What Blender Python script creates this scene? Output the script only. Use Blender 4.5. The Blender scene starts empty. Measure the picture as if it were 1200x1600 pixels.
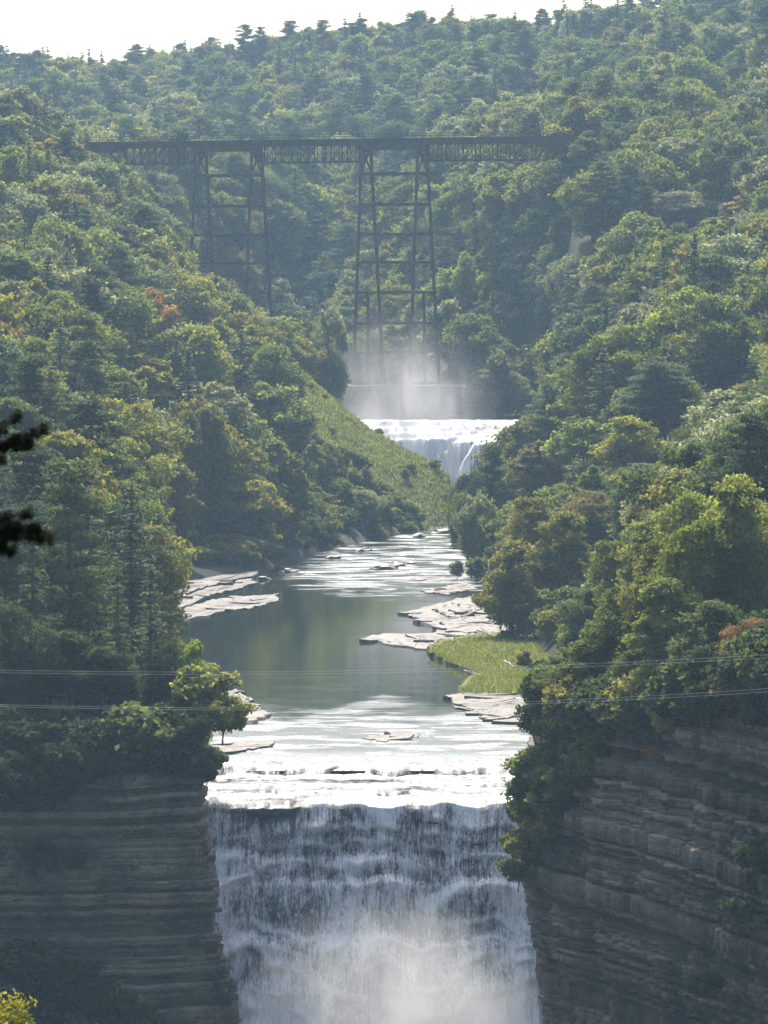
import bpy, bmesh, math, random
import numpy as np
from mathutils import Vector, Matrix

random.seed(11)
RNG = np.random.default_rng(11)
SC = bpy.context.scene
COL = SC.collection

# ------------------------------------------------------------------ camera
F = 8900.0                       # focal length in pixels of the 1200x1600 photograph
HORIZON = 471.0
PITCH = math.atan((800 - HORIZON) / F)
cam_d = bpy.data.cameras.new('camera')
cam = bpy.data.objects.new('camera', cam_d)
COL.objects.link(cam)
cam.location = (0, 0, 0)
cam.rotation_euler = (math.pi / 2 - PITCH, 0, 0)
cam_d.sensor_fit = 'VERTICAL'
cam_d.sensor_height = 36.0
cam_d.lens = F / 1600 * 36.0
cam_d.clip_start = 0.5
cam_d.clip_end = 20000
cam_d.dof.use_dof = True
cam_d.dof.focus_distance = 800
cam_d.dof.aperture_fstop = 20.0
SC.camera = cam

# ------------------------------------------------------------------ light
SUN_EL, SUN_AZ = math.radians(50), math.radians(-9)      # azimuth: to the right of straight ahead
w = bpy.data.worlds.new('World')
SC.world = w
w.use_nodes = True
nt = w.node_tree
sky = nt.nodes.new('ShaderNodeTexSky')
sky.sky_type = 'NISHITA'
sky.sun_disc = False
sky.sun_elevation = SUN_EL
sky.sun_rotation = SUN_AZ
sky.air_density = 1.0
sky.dust_density = 4.0
sky.ozone_density = 0.8
bg = nt.nodes['Background']
bg.inputs['Strength'].default_value = 0.15
nt.links.new(sky.outputs[0], bg.inputs['Color'])
sun_d = bpy.data.lights.new('sun', 'SUN')
sun_d.energy = 4.2
sun_d.angle = math.radians(0.53)
sun_d.color = (1.0, 0.95, 0.86)
sun = bpy.data.objects.new('sun', sun_d)
COL.objects.link(sun)
sv = Vector((math.sin(SUN_AZ) * math.cos(SUN_EL), math.cos(SUN_AZ) * math.cos(SUN_EL), math.sin(SUN_EL)))
sun.rotation_euler = sv.to_track_quat('Z', 'Y').to_euler()
sun.location = (0, 0, 300)

SC.view_settings.view_transform = 'Standard'
SC.view_settings.look = 'None'
SC.view_settings.exposure = 1.12
SC.view_settings.gamma = 1.0
SC.render.engine = 'CYCLES'
cy = SC.cycles
cy.use_denoising = True
cy.max_bounces = 6
cy.diffuse_bounces = 3
cy.glossy_bounces = 2
cy.transmission_bounces = 3
cy.transparent_max_bounces = 12
cy.volume_bounces = 1
cy.sample_clamp_indirect = 6
cy.caustics_reflective = False
cy.caustics_refractive = False
cy.volume_step_rate = 1.0
HAZE_DENSITY = 0.000064

# ------------------------------------------------------------------ helpers
CA, SA = math.cos(PITCH), math.sin(PITCH)


def P(px, py, d):
    """photo pixel at distance d (metres along the view) -> point"""
    v = 800 - py
    y = F * CA + v * SA
    z = -F * SA + v * CA
    return Vector(((px - 600) * d / y, d, z * d / y))


def PZ(px, py, z):
    """photo pixel on the level plane z -> point"""
    v = 800 - py
    y = F * CA + v * SA
    zz = -F * SA + v * CA
    return P(px, py, z / zz * y)


def proj(x, y, z):
    fw = y * CA - z * SA
    v = y * SA + z * CA
    return 600 + F * x / fw, 800 - F * v / fw


def link(o, parent=None):
    COL.objects.link(o)
    if parent is not None:
        o.parent = parent
    return o


def tag(o, label=None, cat=None, group=None, kind=None):
    if label:
        o['label'] = label
    if cat:
        o['category'] = cat
    if group:
        o['group'] = group
    if kind:
        o['kind'] = kind
    return o


def empty(name, loc=(0, 0, 0), rz=0.0):
    o = bpy.data.objects.new(name, None)
    o.location = loc
    o.rotation_euler = (0, 0, rz)
    o.empty_display_size = 0.5
    return link(o)


def mesh_np(name, V, Fc, mats=None, smooth=False, attrs=None, uv=None, midx=None):
    V = np.asarray(V, dtype=np.float32)
    me = bpy.data.meshes.new(name)
    if isinstance(Fc, np.ndarray):
        n, k = Fc.shape
        me.vertices.add(len(V))
        me.vertices.foreach_set('co', V.ravel())
        me.loops.add(n * k)
        me.loops.foreach_set('vertex_index', Fc.astype(np.int32).ravel())
        me.polygons.add(n)
        me.polygons.foreach_set('loop_start', np.arange(0, n * k, k, dtype=np.int32))
        me.polygons.foreach_set('loop_total', np.full(n, k, dtype=np.int32))
    else:
        me.from_pydata(V.tolist(), [], Fc)
    me.update(calc_edges=True)
    if smooth:
        me.polygons.foreach_set('use_smooth', np.ones(len(me.polygons), dtype=bool))
    if attrs:
        for an, (typ, dom, data) in attrs.items():
            a = me.attributes.new(an, typ, dom)
            if typ == 'FLOAT':
                a.data.foreach_set('value', np.asarray(data, dtype=np.float32).ravel())
            else:
                a.data.foreach_set('color', np.asarray(data, dtype=np.float32).ravel())
    for m in (mats or []):
        me.materials.append(m)
    if midx is not None:
        me.polygons.foreach_set('material_index', np.asarray(midx, dtype=np.int32))
    me.validate()
    return me


def obj(name, me, parent=None):
    return link(bpy.data.objects.new(name, me), parent)


class MB:
    def __init__(s):
        s.v = []
        s.f = []

    def box(s, c, h, M=None):
        b = len(s.v)
        for dz in (-1, 1):
            for dy in (-1, 1):
                for dx in (-1, 1):
                    p = Vector((dx * h[0], dy * h[1], dz * h[2]))
                    if M is not None:
                        p = M @ p
                    s.v.append(tuple(p + Vector(c)))
        for q in ((0, 2, 3, 1), (4, 5, 7, 6), (0, 1, 5, 4), (2, 6, 7, 3), (0, 4, 6, 2), (1, 3, 7, 5)):
            s.f.append([b + i for i in q])
        return s

    def bar(s, a, b, w, t=None):
        a, b = Vector(a), Vector(b)
        d = b - a
        L = d.length
        M = d.to_track_quat('Z', 'Y').to_matrix()
        s.box((a + b) / 2, (w / 2, (t or w) / 2, L / 2), M)
        return s

    def tube(s, pts, rad, n=6):
        base = len(s.v)
        pts = [Vector(p) for p in pts]
        for i, p in enumerate(pts):
            t = (pts[min(i + 1, len(pts) - 1)] - pts[max(i - 1, 0)]).normalized()
            q = t.to_track_quat('Z', 'Y').to_matrix()
            r = rad[i] if hasattr(rad, '__len__') else rad
            for k in range(n):
                a = 2 * math.pi * k / n
                s.v.append(tuple(p + q @ Vector((r * math.cos(a), r * math.sin(a), 0))))
        for i in range(len(pts) - 1):
            for k in range(n):
                a, b = base + i * n + k, base + i * n + (k + 1) % n
                s.f.append([a, b, b + n, a + n])
        s.f.append([base + k for k in range(n)][::-1])
        e = base + (len(pts) - 1) * n
        s.f.append([e + k for k in range(n)])
        return s

    def mesh(s, name, mat):
        return mesh_np(name, np.array(s.v), s.f, [mat])

    def build(s, name, mat, parent=None):
        return obj(name, s.mesh(name, mat), parent)


def _hash(ix, iy, seed):
    h = (ix.astype(np.int64) * 374761393 + iy.astype(np.int64) * 668265263 + seed * 982451653) & 0x7fffffff
    h = ((h ^ (h >> 13)) * 1274126177) & 0x7fffffff
    return ((h ^ (h >> 16)) & 0xffff) / 65535.0


def vnoise(x, y, seed=0):
    x = np.asarray(x, float)
    y = np.asarray(y, float) + 0 * x
    x = x + 0 * y
    ix, iy = np.floor(x), np.floor(y)
    fx, fy = x - ix, y - iy
    fx, fy = fx * fx * (3 - 2 * fx), fy * fy * (3 - 2 * fy)
    a, b = _hash(ix, iy, seed), _hash(ix + 1, iy, seed)
    c, d = _hash(ix, iy + 1, seed), _hash(ix + 1, iy + 1, seed)
    return (a + (b - a) * fx) * (1 - fy) + (c + (d - c) * fx) * fy


def fbm(x, y, seed=0, o=4):
    t, a, n = 0, 0.5, 0
    for k in range(o):
        t = t + a * vnoise(np.asarray(x) * 2 ** k, np.asarray(y) * 2 ** k, seed + k)
        n += a
        a *= 0.5
    return t / n * 2 - 1


def inpoly(px, py, poly):
    px, py = np.asarray(px, float), np.asarray(py, float)
    ins = np.zeros(np.broadcast(px, py).shape, bool)
    n = len(poly)
    for i in range(n):
        x1, y1 = poly[i]
        x2, y2 = poly[(i + 1) % n]
        if y1 == y2:
            continue
        c = ((y1 > py) != (y2 > py)) & (px < (x2 - x1) * (py - y1) / (y2 - y1) + x1)
        ins ^= c
    return ins


# ------------------------------------------------------------------ materials
class NT:
    def __init__(s, name):
        s.m = bpy.data.materials.new(name)
        s.m.use_nodes = True
        s.t = s.m.node_tree
        s.t.nodes.clear()
        s.out = s.n('OutputMaterial')

    def n(s, typ, **kw):
        nd = s.t.nodes.new('ShaderNode' + typ)
        for k, v in kw.items():
            setattr(nd, k, v)
        return nd

    def l(s, a, b):
        s.t.links.new(a, b)

    def val(s, sock, v):
        if hasattr(v, 'is_output') or isinstance(v, bpy.types.NodeSocket):
            s.l(v, sock)
        else:
            sock.default_value = v

    def noise(s, vec, scale, detail=4, rough=0.55, dist=0.0):
        nd = s.n('TexNoise')
        s.l(vec, nd.inputs['Vector'])
        nd.inputs['Scale'].default_value = scale
        nd.inputs['Detail'].default_value = detail
        nd.inputs['Roughness'].default_value = rough
        nd.inputs['Distortion'].default_value = dist
        return nd.outputs['Fac']

    def mapping(s, vec, sc, rot=(0, 0, 0)):
        nd = s.n('Mapping')
        s.l(vec, nd.inputs['Vector'])
        nd.inputs['Scale'].default_value = sc
        nd.inputs['Rotation'].default_value = rot
        return nd.outputs[0]

    def ramp(s, fac, stops):
        nd = s.n('ValToRGB')
        s.l(fac, nd.inputs[0])
        cr = nd.color_ramp
        while len(cr.elements) < len(stops):
            cr.elements.new(0.5)
        for e, (p, c) in zip(cr.elements, stops):
            e.position = p
            e.color = (*c, 1) if len(c) == 3 else c
        return nd.outputs[0]

    def mr(s, v, a, b, c, d):
        nd = s.n('MapRange')
        s.val(nd.inputs[0], v)
        for i, x in enumerate((a, b, c, d)):
            s.val(nd.inputs[i + 1], x)
        return nd.outputs[0]

    def math(s, op, a, b=0.0, clamp=False):
        nd = s.n('Math', operation=op, use_clamp=clamp)
        s.val(nd.inputs[0], a)
        s.val(nd.inputs[1], b)
        return nd.outputs[0]

    def mix(s, fac, a, b, blend='MIX'):
        nd = s.n('Mix', data_type='RGBA', blend_type=blend)
        s.val(nd.inputs[0], fac)
        s.val(nd.inputs[6], a if not isinstance(a, tuple) else (*a, 1)[:4])
        s.val(nd.inputs[7], b if not isinstance(b, tuple) else (*b, 1)[:4])
        return nd.outputs[2]

    def pos(s):
        return s.n('NewGeometry').outputs['Position']

    def attr(s, name, typ='GEOMETRY'):
        nd = s.n('Attribute', attribute_type=typ)
        nd.attribute_name = name
        return nd

    def pbsdf(s, col, rough=0.8, spec=0.3, bump=None, bs=0.5, bd=0.1):
        nd = s.n('BsdfPrincipled')
        s.val(nd.inputs['Base Color'], (*col, 1) if isinstance(col, tuple) else col)
        s.val(nd.inputs['Roughness'], rough)
        s.val(nd.inputs['Specular IOR Level'], spec)
        if bump is not None:
            b = s.n('Bump')
            s.val(b.inputs['Strength'], bs)
            s.val(b.inputs['Distance'], bd)
            s.l(bump, b.inputs['Height'])
            s.l(b.outputs[0], nd.inputs['Normal'])
        return nd

    def fin(s, shader):
        s.l(shader.outputs[0] if hasattr(shader, 'outputs') else shader, s.out.inputs['Surface'])
        return s.m


def m_leaf(name='leaf', trans=0.56, gloss=0.04):
    t = NT(name)
    tint = t.attr('tint', 'INSTANCER').outputs['Color']
    lv = t.attr('lv').outputs['Fac']
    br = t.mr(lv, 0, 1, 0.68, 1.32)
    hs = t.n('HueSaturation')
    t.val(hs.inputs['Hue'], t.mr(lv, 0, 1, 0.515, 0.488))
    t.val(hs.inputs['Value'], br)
    t.l(tint, hs.inputs['Color'])
    p = t.pbsdf(hs.outputs[0], 0.55, gloss)
    tr = t.n('BsdfTranslucent')
    c2 = t.mix(1.0, hs.outputs[0], (1.35, 1.3, 0.75), 'MULTIPLY')
    t.l(c2, tr.inputs['Color'])
    mx = t.n('MixShader')
    mx.inputs[0].default_value = trans
    t.l(p.outputs[0], mx.inputs[1])
    t.l(tr.outputs[0], mx.inputs[2])
    return t.fin(mx)


def m_simple(name, c1, c2, scale, rough=0.85, spec=0.2, bs=0.5, bd=0.05, sc=(1, 1, 1)):
    t = NT(name)
    v = t.mapping(t.pos(), sc)
    n = t.noise(v, scale, 6, 0.6)
    col = t.ramp(n, [(0.3, c1), (0.7, c2)])
    return t.fin(t.pbsdf(col, rough, spec, n, bs, bd))


def m_cliff(name, dark, lite, warm):
    t = NT(name)
    p = t.pos()
    band = t.noise(t.mapping(p, (0.05, 0.05, 1.6)), 1.0, 6, 0.7)
    blot = t.noise(p, 0.22, 5, 0.6)
    fine = t.noise(t.mapping(p, (0.8, 0.8, 2.6)), 1.9, 8, 0.74)
    stain = t.noise(t.mapping(p, (0.8, 0.8, 0.07)), 0.9, 4, 0.6)
    col = t.ramp(band, [(0.32, dark), (0.5, lite), (0.66, warm)])
    col = t.mix(t.mr(blot, 0.45, 0.65, 0, 0.55), col, tuple(0.5 * x for x in dark))
    col = t.mix(t.mr(stain, 0.56, 0.72, 0, 0.5), col, tuple(0.35 * x for x in dark))
    col = t.mix(t.mr(fine, 0.3, 0.6, 0.6, 0.0), col, (0.02, 0.019, 0.017))
    tn = t.n('VectorMath', operation='SCALE')
    t.l(col, tn.inputs[0])
    t.l(t.attr('tone').outputs['Fac'], tn.inputs['Scale'])
    col = tn.outputs[0]
    att = t.attr('moss').outputs['Fac']
    mo = t.math('MULTIPLY', att, t.mr(t.noise(p, 0.7, 5, 0.7), 0.35, 0.6, 0, 1), True)
    col = t.mix(mo, col, (0.022, 0.034, 0.016))
    vc = t.n('TexVoronoi', feature='DISTANCE_TO_EDGE')
    t.l(t.mapping(p, (0.55, 0.55, 0.22)), vc.inputs['Vector'])
    crack = t.mr(vc.outputs['Distance'], 0.0, 0.045, 1.0, 0.0)
    crack = t.math('MULTIPLY', crack, t.mr(blot, .4, .6, 0, .8), True)
    col = t.mix(crack, col, (0.01, 0.01, 0.009))
    h = t.math('ADD', fine, t.math('MULTIPLY', band, 0.8))
    h = t.math('SUBTRACT', h, crack)
    return t.fin(t.pbsdf(col, 0.85, 0.2, h, 1.0, 0.45))


def m_slab():
    t = NT('river_slab')
    p = t.pos()
    n = t.noise(p, 0.9, 6, 0.65)
    n2 = t.noise(t.mapping(p, (0.5, 0.9, 6)), 1.0, 5, 0.6)
    col = t.ramp(n, [(0.3, (0.05, 0.045, 0.038)), (0.5, (0.115, 0.10, 0.083)), (0.72, (0.18, 0.16, 0.135))])
    col = t.mix(t.mr(n2, 0.5, 0.7, 0, 0.55), col, (0.10, 0.095, 0.085))
    return t.fin(t.pbsdf(col, t.mr(n2, 0.3, 0.7, 0.55, 0.85), 0.25, n2, 0.8, 0.2))


def m_water():
    t = NT('river_water')
    p = t.pos()
    rip = t.attr('rip').outputs['Fac']
    streak = t.noise(t.mapping(p, (0.10, 0.16, 0.1)), 1.0, 5, 0.62, 0.6)
    r = t.math('MULTIPLY', rip, t.mr(streak, 0.47, 0.60, 0.10, 1.0), True)
    w1 = t.noise(t.mapping(p, (0.8, 0.55, 1)), 1.0, 4, 0.6)
    w2 = t.noise(t.mapping(p, (2.2, 1.4, 1)), 1.0, 5, 0.7)
    h = t.math('ADD', t.math('MULTIPLY', w1, 0.5), w2)
    calm = t.noise(t.mapping(p, (0.05, 0.035, 0.1)), 1.0, 3, 0.5)
    foam = t.math('MULTIPLY', t.mr(r, 0.55, 0.9, 0, 1), t.mr(w2, 0.45, 0.62, 0, 1), True)
    col = t.mix(t.mr(calm, 0.35, 0.65, 0, 1), (0.016, 0.026, 0.022), (0.026, 0.036, 0.030))
    col = t.mix(foam, col, (0.6, 0.62, 0.62))
    b = t.n('Bump')
    t.val(b.inputs['Strength'], t.mr(r, 0, 1, 0.006, 0.85))
    b.inputs['Distance'].default_value = 0.45
    t.l(h, b.inputs['Height'])
    nd = t.n('BsdfPrincipled')
    t.l(col, nd.inputs['Base Color'])
    t.val(nd.inputs['Roughness'], t.mr(r, 0, 0.8, 0.05, 0.52))
    nd.inputs['IOR'].default_value = 1.33
    nd.inputs['Specular IOR Level'].default_value = 0.5
    t.l(b.outputs[0], nd.inputs['Normal'])
    return t.fin(nd)


def m_fallwater():
    """falling water: white strands that thin out to clear over the wet rock behind"""
    t = NT('falling_water')
    uv = t.n('UVMap').outputs[0]
    den = t.attr('foam').outputs['Fac']
    s1 = t.noise(t.mapping(uv, (1.3, 0.16, 1)), 1.0, 5, 0.68, 0.35)
    s2 = t.noise(t.mapping(uv, (4.2, 0.55, 1)), 1.0, 5, 0.7, 0.3)
    s3 = t.noise(t.mapping(uv, (0.5, 0.4, 1)), 1.0, 5, 0.65, 0.8)
    s4 = t.noise(t.mapping(uv, (6.0, 2.2, 1)), 1.0, 5, 0.8, 0.5)
    k = t.math('ADD', t.math('MULTIPLY', s1, 0.32), t.math('MULTIPLY', s2, 0.30))
    k = t.math('ADD', k, t.math('MULTIPLY', s3, 0.28))
    k = t.math('ADD', k, t.math('MULTIPLY', s4, 0.30))
    th = t.mr(den, 0, 1, 0.76, 0.44)
    a = t.math('SUBTRACT', k, th)
    a = t.mr(a, -0.06, 0.11, 0.0, 1.0)
    col = t.mix(t.mr(t.math('ADD', t.math('MULTIPLY', s2, .45), t.math('MULTIPLY', s4, .55)), 0.38, 0.60, 0, 1), (0.60, 0.59, 0.57), (0.98, 0.96, 0.92))
    p = t.pbsdf(col, 0.45, 0.4, k, 1.0, 0.35)
    tl = t.n('BsdfTranslucent')
    tl.inputs['Color'].default_value = (0.8, 0.83, 0.86, 1)
    m1 = t.n('MixShader')
    m1.inputs[0].default_value = 0.12
    t.l(p.outputs[0], m1.inputs[1])
    t.l(tl.outputs[0], m1.inputs[2])
    tp = t.n('BsdfTransparent')
    m2 = t.n('MixShader')
    t.l(a, m2.inputs[0])
    t.l(tp.outputs[0], m2.inputs[1])
    t.l(m1.outputs[0], m2.inputs[2])
    return t.fin(m2)


def m_cascade():
    t = NT('cascade_water')
    p = t.pos()
    den = t.attr('foam').outputs['Fac']
    s2 = t.noise(t.mapping(p, (1.1, 0.5, 0.12)), 1.0, 6, 0.7, 0.3)
    s3 = t.noise(p, 0.2, 4, 0.6)
    k = t.math('ADD', t.math('MULTIPLY', s2, 0.7), t.math('MULTIPLY', s3, 0.3))
    a = t.mr(t.math('SUBTRACT', k, t.mr(den, 0, 1, 0.62, 0.32)), -0.03, 0.08, 0, 1)
    col = t.mix(a, (0.05, 0.05, 0.046), (0.9, 0.89, 0.87))
    b = t.pbsdf(col, t.mr(a, 0, 1, 0.28, 0.45), 0.5, s2, 0.6, 0.4)
    return t.fin(b)


def m_ground():
    t = NT('forest_floor')
    p = t.pos()
    n = t.noise(p, 0.12, 6, 0.65)
    col = t.ramp(n, [(0.3, (0.012, 0.016, 0.008)), (0.6, (0.026, 0.03, 0.013)), (0.8, (0.04, 0.038, 0.02))])
    g = t.attr('grass').outputs['Fac']
    gc = t.ramp(t.noise(p, 0.35, 6, 0.7), [(0.3, (0.05, 0.062, 0.018)), (0.55, (0.12, 0.128, 0.035)), (0.75, (0.20, 0.185, 0.06))])
    col = t.mix(g, col, gc)
    rk = t.attr('rock').outputs['Fac']
    rc = t.ramp(t.noise(t.mapping(p, (0.15, 0.15, 1.4)), 1.0, 6, 0.7), [(0.3, (0.03, 0.03, 0.027)), (0.7, (0.10, 0.092, 0.08))])
    col = t.mix(rk, col, rc)
    return t.fin(t.pbsdf(col, 0.95, 0.1, n, 0.6, 0.5))


def m_grass():
    t = NT('grass_blades')
    lv = t.attr('lv').outputs['Fac']
    col = t.ramp(lv, [(0.0, (0.09, 0.12, 0.02)), (0.5, (0.21, 0.25, 0.045)), (1.0, (0.33, 0.32, 0.09))])
    p = t.pbsdf(col, 0.6, 0.2)
    tr = t.n('BsdfTranslucent')
    t.l(col, tr.inputs['Color'])
    mx = t.n('MixShader')
    mx.inputs[0].default_value = 0.45
    t.l(p.outputs[0], mx.inputs[1])
    t.l(tr.outputs[0], mx.inputs[2])
    return t.fin(mx)


M = dict(
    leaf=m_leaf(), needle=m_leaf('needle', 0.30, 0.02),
    bark=m_simple('bark', (0.035, 0.028, 0.022), (0.10, 0.085, 0.07), 2.0, sc=(2, 2, 0.4)),
    palebark=m_simple('pale_bark', (0.12, 0.11, 0.09), (0.28, 0.26, 0.23), 2.0, sc=(2, 2, 0.4)),
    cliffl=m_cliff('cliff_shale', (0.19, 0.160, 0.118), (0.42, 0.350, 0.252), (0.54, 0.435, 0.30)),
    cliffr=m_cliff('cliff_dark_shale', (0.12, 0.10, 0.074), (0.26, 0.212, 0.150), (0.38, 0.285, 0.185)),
    wetrock=m_simple('wet_rock', (0.012, 0.012, 0.012), (0.07, 0.066, 0.06), 0.9, 0.5, 0.35, 0.8, 0.3, (0.5, 0.5, 2.2)),
    slab=m_slab(), water=m_water(), fall=m_fallwater(), cascade=m_cascade(), ground=m_ground(), grass=m_grass(),
    darkrock=m_simple('dark_river_rock', (0.035, 0.033, 0.03), (0.12, 0.11, 0.10), 0.9, 0.6, 0.4, 0.7, 0.15),
    steel=m_simple('weathered_steel', (0.026, 0.018, 0.014), (0.075, 0.052, 0.040), 0.8, 0.85, 0.12, 0.2, 0.02),
    masonry=m_simple('pier_stone', (0.10, 0.10, 0.095), (0.22, 0.21, 0.19), 0.7, 0.9, 0.2, 0.5, 0.1, (1, 1, 2)),
    cable=m_simple('bare_cable', (0.30, 0.30, 0.30), (0.40, 0.40, 0.40), 0.5, 1.0, 0.0, 0.0, 0.01),
    driftwood=m_simple('driftwood', (0.20, 0.18, 0.155), (0.42, 0.39, 0.35), 1.5, 0.8, 0.2, 0.4, 0.03),
)

# ------------------------------------------------------------------ terrain table: column px -> (distance, ground height)
WZ = -50.6                       # level of the pool above the lower fall
T = {
    -600: [(590, -46), (700, -34), (800, -24), (900, -16), (1000, -8), (1100, 0), (1200, 12), (1300, 26), (1400, 40), (1500, 44), (1600, 44), (1900, 58), (2300, 88), (2600, 94), (9000, 94)],
    0: [(590, -48), (640, -47), (700, -40), (800, -32), (900, -26), (1000, -18), (1100, -9), (1200, 2), (1300, 15), (1400, 30), (1450, 37), (1500, 34), (1600, 36), (1750, 44), (1900, 52), (2300, 85), (2600, 93), (9000, 93)],
    100: [(590, -48), (640, -48), (700, -42), (800, -34), (900, -27), (1000, -20), (1100, -12), (1200, -2), (1300, 10), (1400, 24), (1440, 31), (1500, 28), (1600, 29), (1750, 38), (1900, 48), (2300, 84), (2600, 93), (9000, 93)],
    200: [(590, -48), (640, -48.5), (700, -47), (800, -44), (900, -39), (1000, -31), (1100, -23), (1200, -13), (1300, -2), (1400, 11), (1430, 16), (1480, 6), (1540, -6), (1580, 26), (1700, 32), (1900, 46), (2100, 61), (2400, 86), (2600, 93), (9000, 93)],
    300: [(590, -48.5), (640, -49), (700, -49.5), (780, -52), (940, -52), (970, -50), (1020, -49.3), (1045, -48), (1062, -46), (1098, -29), (1200, -19), (1280, -12), (1350, -6), (1400, -4), (1450, -9), (1480, -14), (1560, -20), (1600, -16), (1648, 28), (1750, 34), (1900, 42), (2000, 50), (2200, 73), (2400, 92), (2500, 98), (9000, 98)],
    400: [(600, -52), (1030, -52), (1042, -50), (1060, -48), (1120, -46), (1158, -29), (1200, -27), (1260, -23), (1330, -18), (1400, -17), (1470, -19), (1560, -24), (1650, -22), (1698, 26), (1800, 34), (1950, 42), (2050, 51), (2200, 76), (2350, 96), (2500, 99), (9000, 99)],
    460: [(600, -52), (1085, -52), (1100, -50), (1120, -47), (1160, -43), (1210, -35), (1260, -20), (1285, -14.5), (1310, -16), (1360, -22), (1420, -22), (1500, -25), (1600, -26), (1700, -22), (1745, 22), (1840, 32), (1930, 40), (2030, 50), (2180, 75), (2320, 97), (2500, 99), (9000, 99)],
    500: [(600, -52), (1115, -52), (1130, -50), (1150, -47.5), (1200, -42), (1250, -29), (1285, -20), (1305, -21), (1340, -30), (1380, -30), (1420, -25), (1460, -24), (1520, -26), (1600, -24), (1700, -8), (1750, 7), (1820, 23), (1900, 36), (2000, 49), (2150, 74), (2300, 97), (2450, 99), (9000, 99)],
    600: [(600, -52), (1170, -52), (1186, -50), (1210, -47.5), (1240, -40), (1275, -30), (1310, -37), (1350, -50), (1405, -52), (1428, -33), (1440, -33), (1446, -24), (1480, -24), (1550, -22), (1600, -13), (1680, -4), (1760, 12), (1840, 29), (1920, 43), (2050, 62), (2200, 85), (2320, 101), (2500, 102), (9000, 102)],
    700: [(600, -52), (1228, -52), (1240, -50), (1254, -45), (1268, -38.2), (1300, -45), (1340, -50), (1395, -52), (1425, -33), (1440, -33), (1460, -22), (1500, -13), (1550, 0), (1600, 15), (1660, 27), (1740, 38), (1850, 50), (2000, 69), (2150, 87), (2250, 99), (2500, 101), (9000, 101)],
    724: [(600, -52), (1236, -52), (1246, -50), (1256, -46), (1268, -40), (1296, -46), (1340, -50), (1395, -52), (1425, -33), (1440, -33), (1460, -22), (1500, -13), (1550, 0), (1600, 15), (1660, 27), (1740, 38), (1850, 50), (2000, 69), (2150, 87), (2250, 99), (2500, 101), (9000, 101)],
    800: [(520, -42), (590, -42), (615, -46), (650, -50.3), (760, -50), (860, -49), (900, -45), (950, -43), (1050, -42), (1150, -43), (1200, -47), (1240, -50), (1350, -52), (1400, -36), (1420, -32), (1440, -30), (1455, -28), (1476, -22), (1512, 20), (1560, 30), (1650, 38), (1800, 52), (2000, 76), (2150, 92), (2300, 97), (9000, 97)],
    845: [(520, -41.8), (590, -41.8), (640, -48), (700, -49.5), (800, -49), (850, -46.5), (900, -42), (1000, -39), (1100, -38), (1180, -40), (1240, -45), (1330, -48), (1400, -35), (1420, -31), (1440, -29), (1460, -22), (1490, 12), (1530, 26), (1600, 36), (1700, 44), (1900, 66), (2050, 84), (2150, 94), (2400, 97), (9000, 97)],
    900: [(520, -41.5), (590, -41.5), (640, -45), (700, -48.5), (800, -48), (850, -44), (900, -40), (1000, -37), (1100, -34), (1180, -30), (1250, -25), (1315, -19), (1352, 9), (1400, 19), (1440, 29), (1470, 35), (1550, 37), (1700, 47), (1900, 69), (2050, 87), (2150, 98), (2400, 99), (9000, 99)],
    1000: [(500, -41), (570, -40.5), (640, -42), (700, -42), (800, -37), (900, -32), (1000, -28), (1100, -21), (1200, -9), (1300, 5), (1400, 22), (1470, 33), (1600, 44), (1800, 63), (2000, 87), (2100, 97), (2400, 100), (9000, 100)],
    1100: [(480, -38), (560, -37), (640, -37), (700, -36), (800, -32), (900, -27), (1000, -21), (1100, -12), (1200, -1), (1300, 11), (1400, 26), (1500, 37), (1700, 57), (1900, 80), (2000, 94), (2400, 104), (9000, 104)],
    1200: [(470, -35.5), (560, -32), (640, -31), (800, -28), (900, -24), (1000, -17), (1100, -7), (1200, 4), (1300, 17), (1400, 30), (1500, 42), (1700, 62), (1900, 91), (2000, 100), (2400, 108), (9000, 108)],
    1800: [(440, -30), (560, -26), (640, -24), (800, -20), (1000, -8), (1200, 14), (1400, 42), (1700, 75), (2000, 110), (9000, 112)],
}
COLS = sorted(T)
DS = np.concatenate([np.arange(8, 460, 18), np.arange(460, 1720, 5), np.arange(1720, 2700, 14), [2800, 3000, 3400, 4000, 5000, 7000, 9000]]).astype(float)
PXS = np.concatenate([np.arange(-1400, -200, 100), np.arange(-200, 1400, 12), np.arange(1400, 2700, 100)]).astype(float)
tab = np.array([np.interp(DS, [a for a, b in T[c]], [b for a, b in T[c]]) for c in COLS])      # cols x d
GZ = np.zeros((len(DS), len(PXS)))
for i in range(len(DS)):
    GZ[i] = np.interp(PXS, COLS, tab[:, i])
# cliff front line: terrain lies low in front of it
FRONT = ([-1400, -400, 0, 255, 268, 868, 880, 1000, 1200, 1700, 2700], [550, 572, 586, 588, 614, 614, 568, 548, 512, 450, 420])
FRONT_T = ([-1400, -400, 0, 322, 332, 800, 812, 870, 1000, 1200, 1700, 2700], [545, 566, 578, 580, 607, 607, 566, 556, 534, 494, 430, 400])
RIV_D = [560, 600, 640, 670, 690, 715, 740, 770, 800, 851, 900, 945, 965, 1003, 1040, 1060, 1128, 1188, 1235, 1250, 1300, 1340, 1396]
RIV_L = [325, 325, 325, 325, 330, 335, 325, 300, 285, 272, 268, 264, 262, 262, 385, 420, 497, 612, 690, 724, 722, 560, 560]
RIV_R = [880, 880, 850, 850, 850, 850, 850, 845, 842, 828, 800, 775, 765, 755, 747, 745, 735, 718, 714, 725, 790, 800, 830]
DD, PP = np.meshgrid(DS, PXS, indexing='ij')
lw = np.interp(DD, RIV_D, RIV_L)
rw = np.interp(DD, RIV_D, RIV_R)
mpp = DD / F
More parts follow.
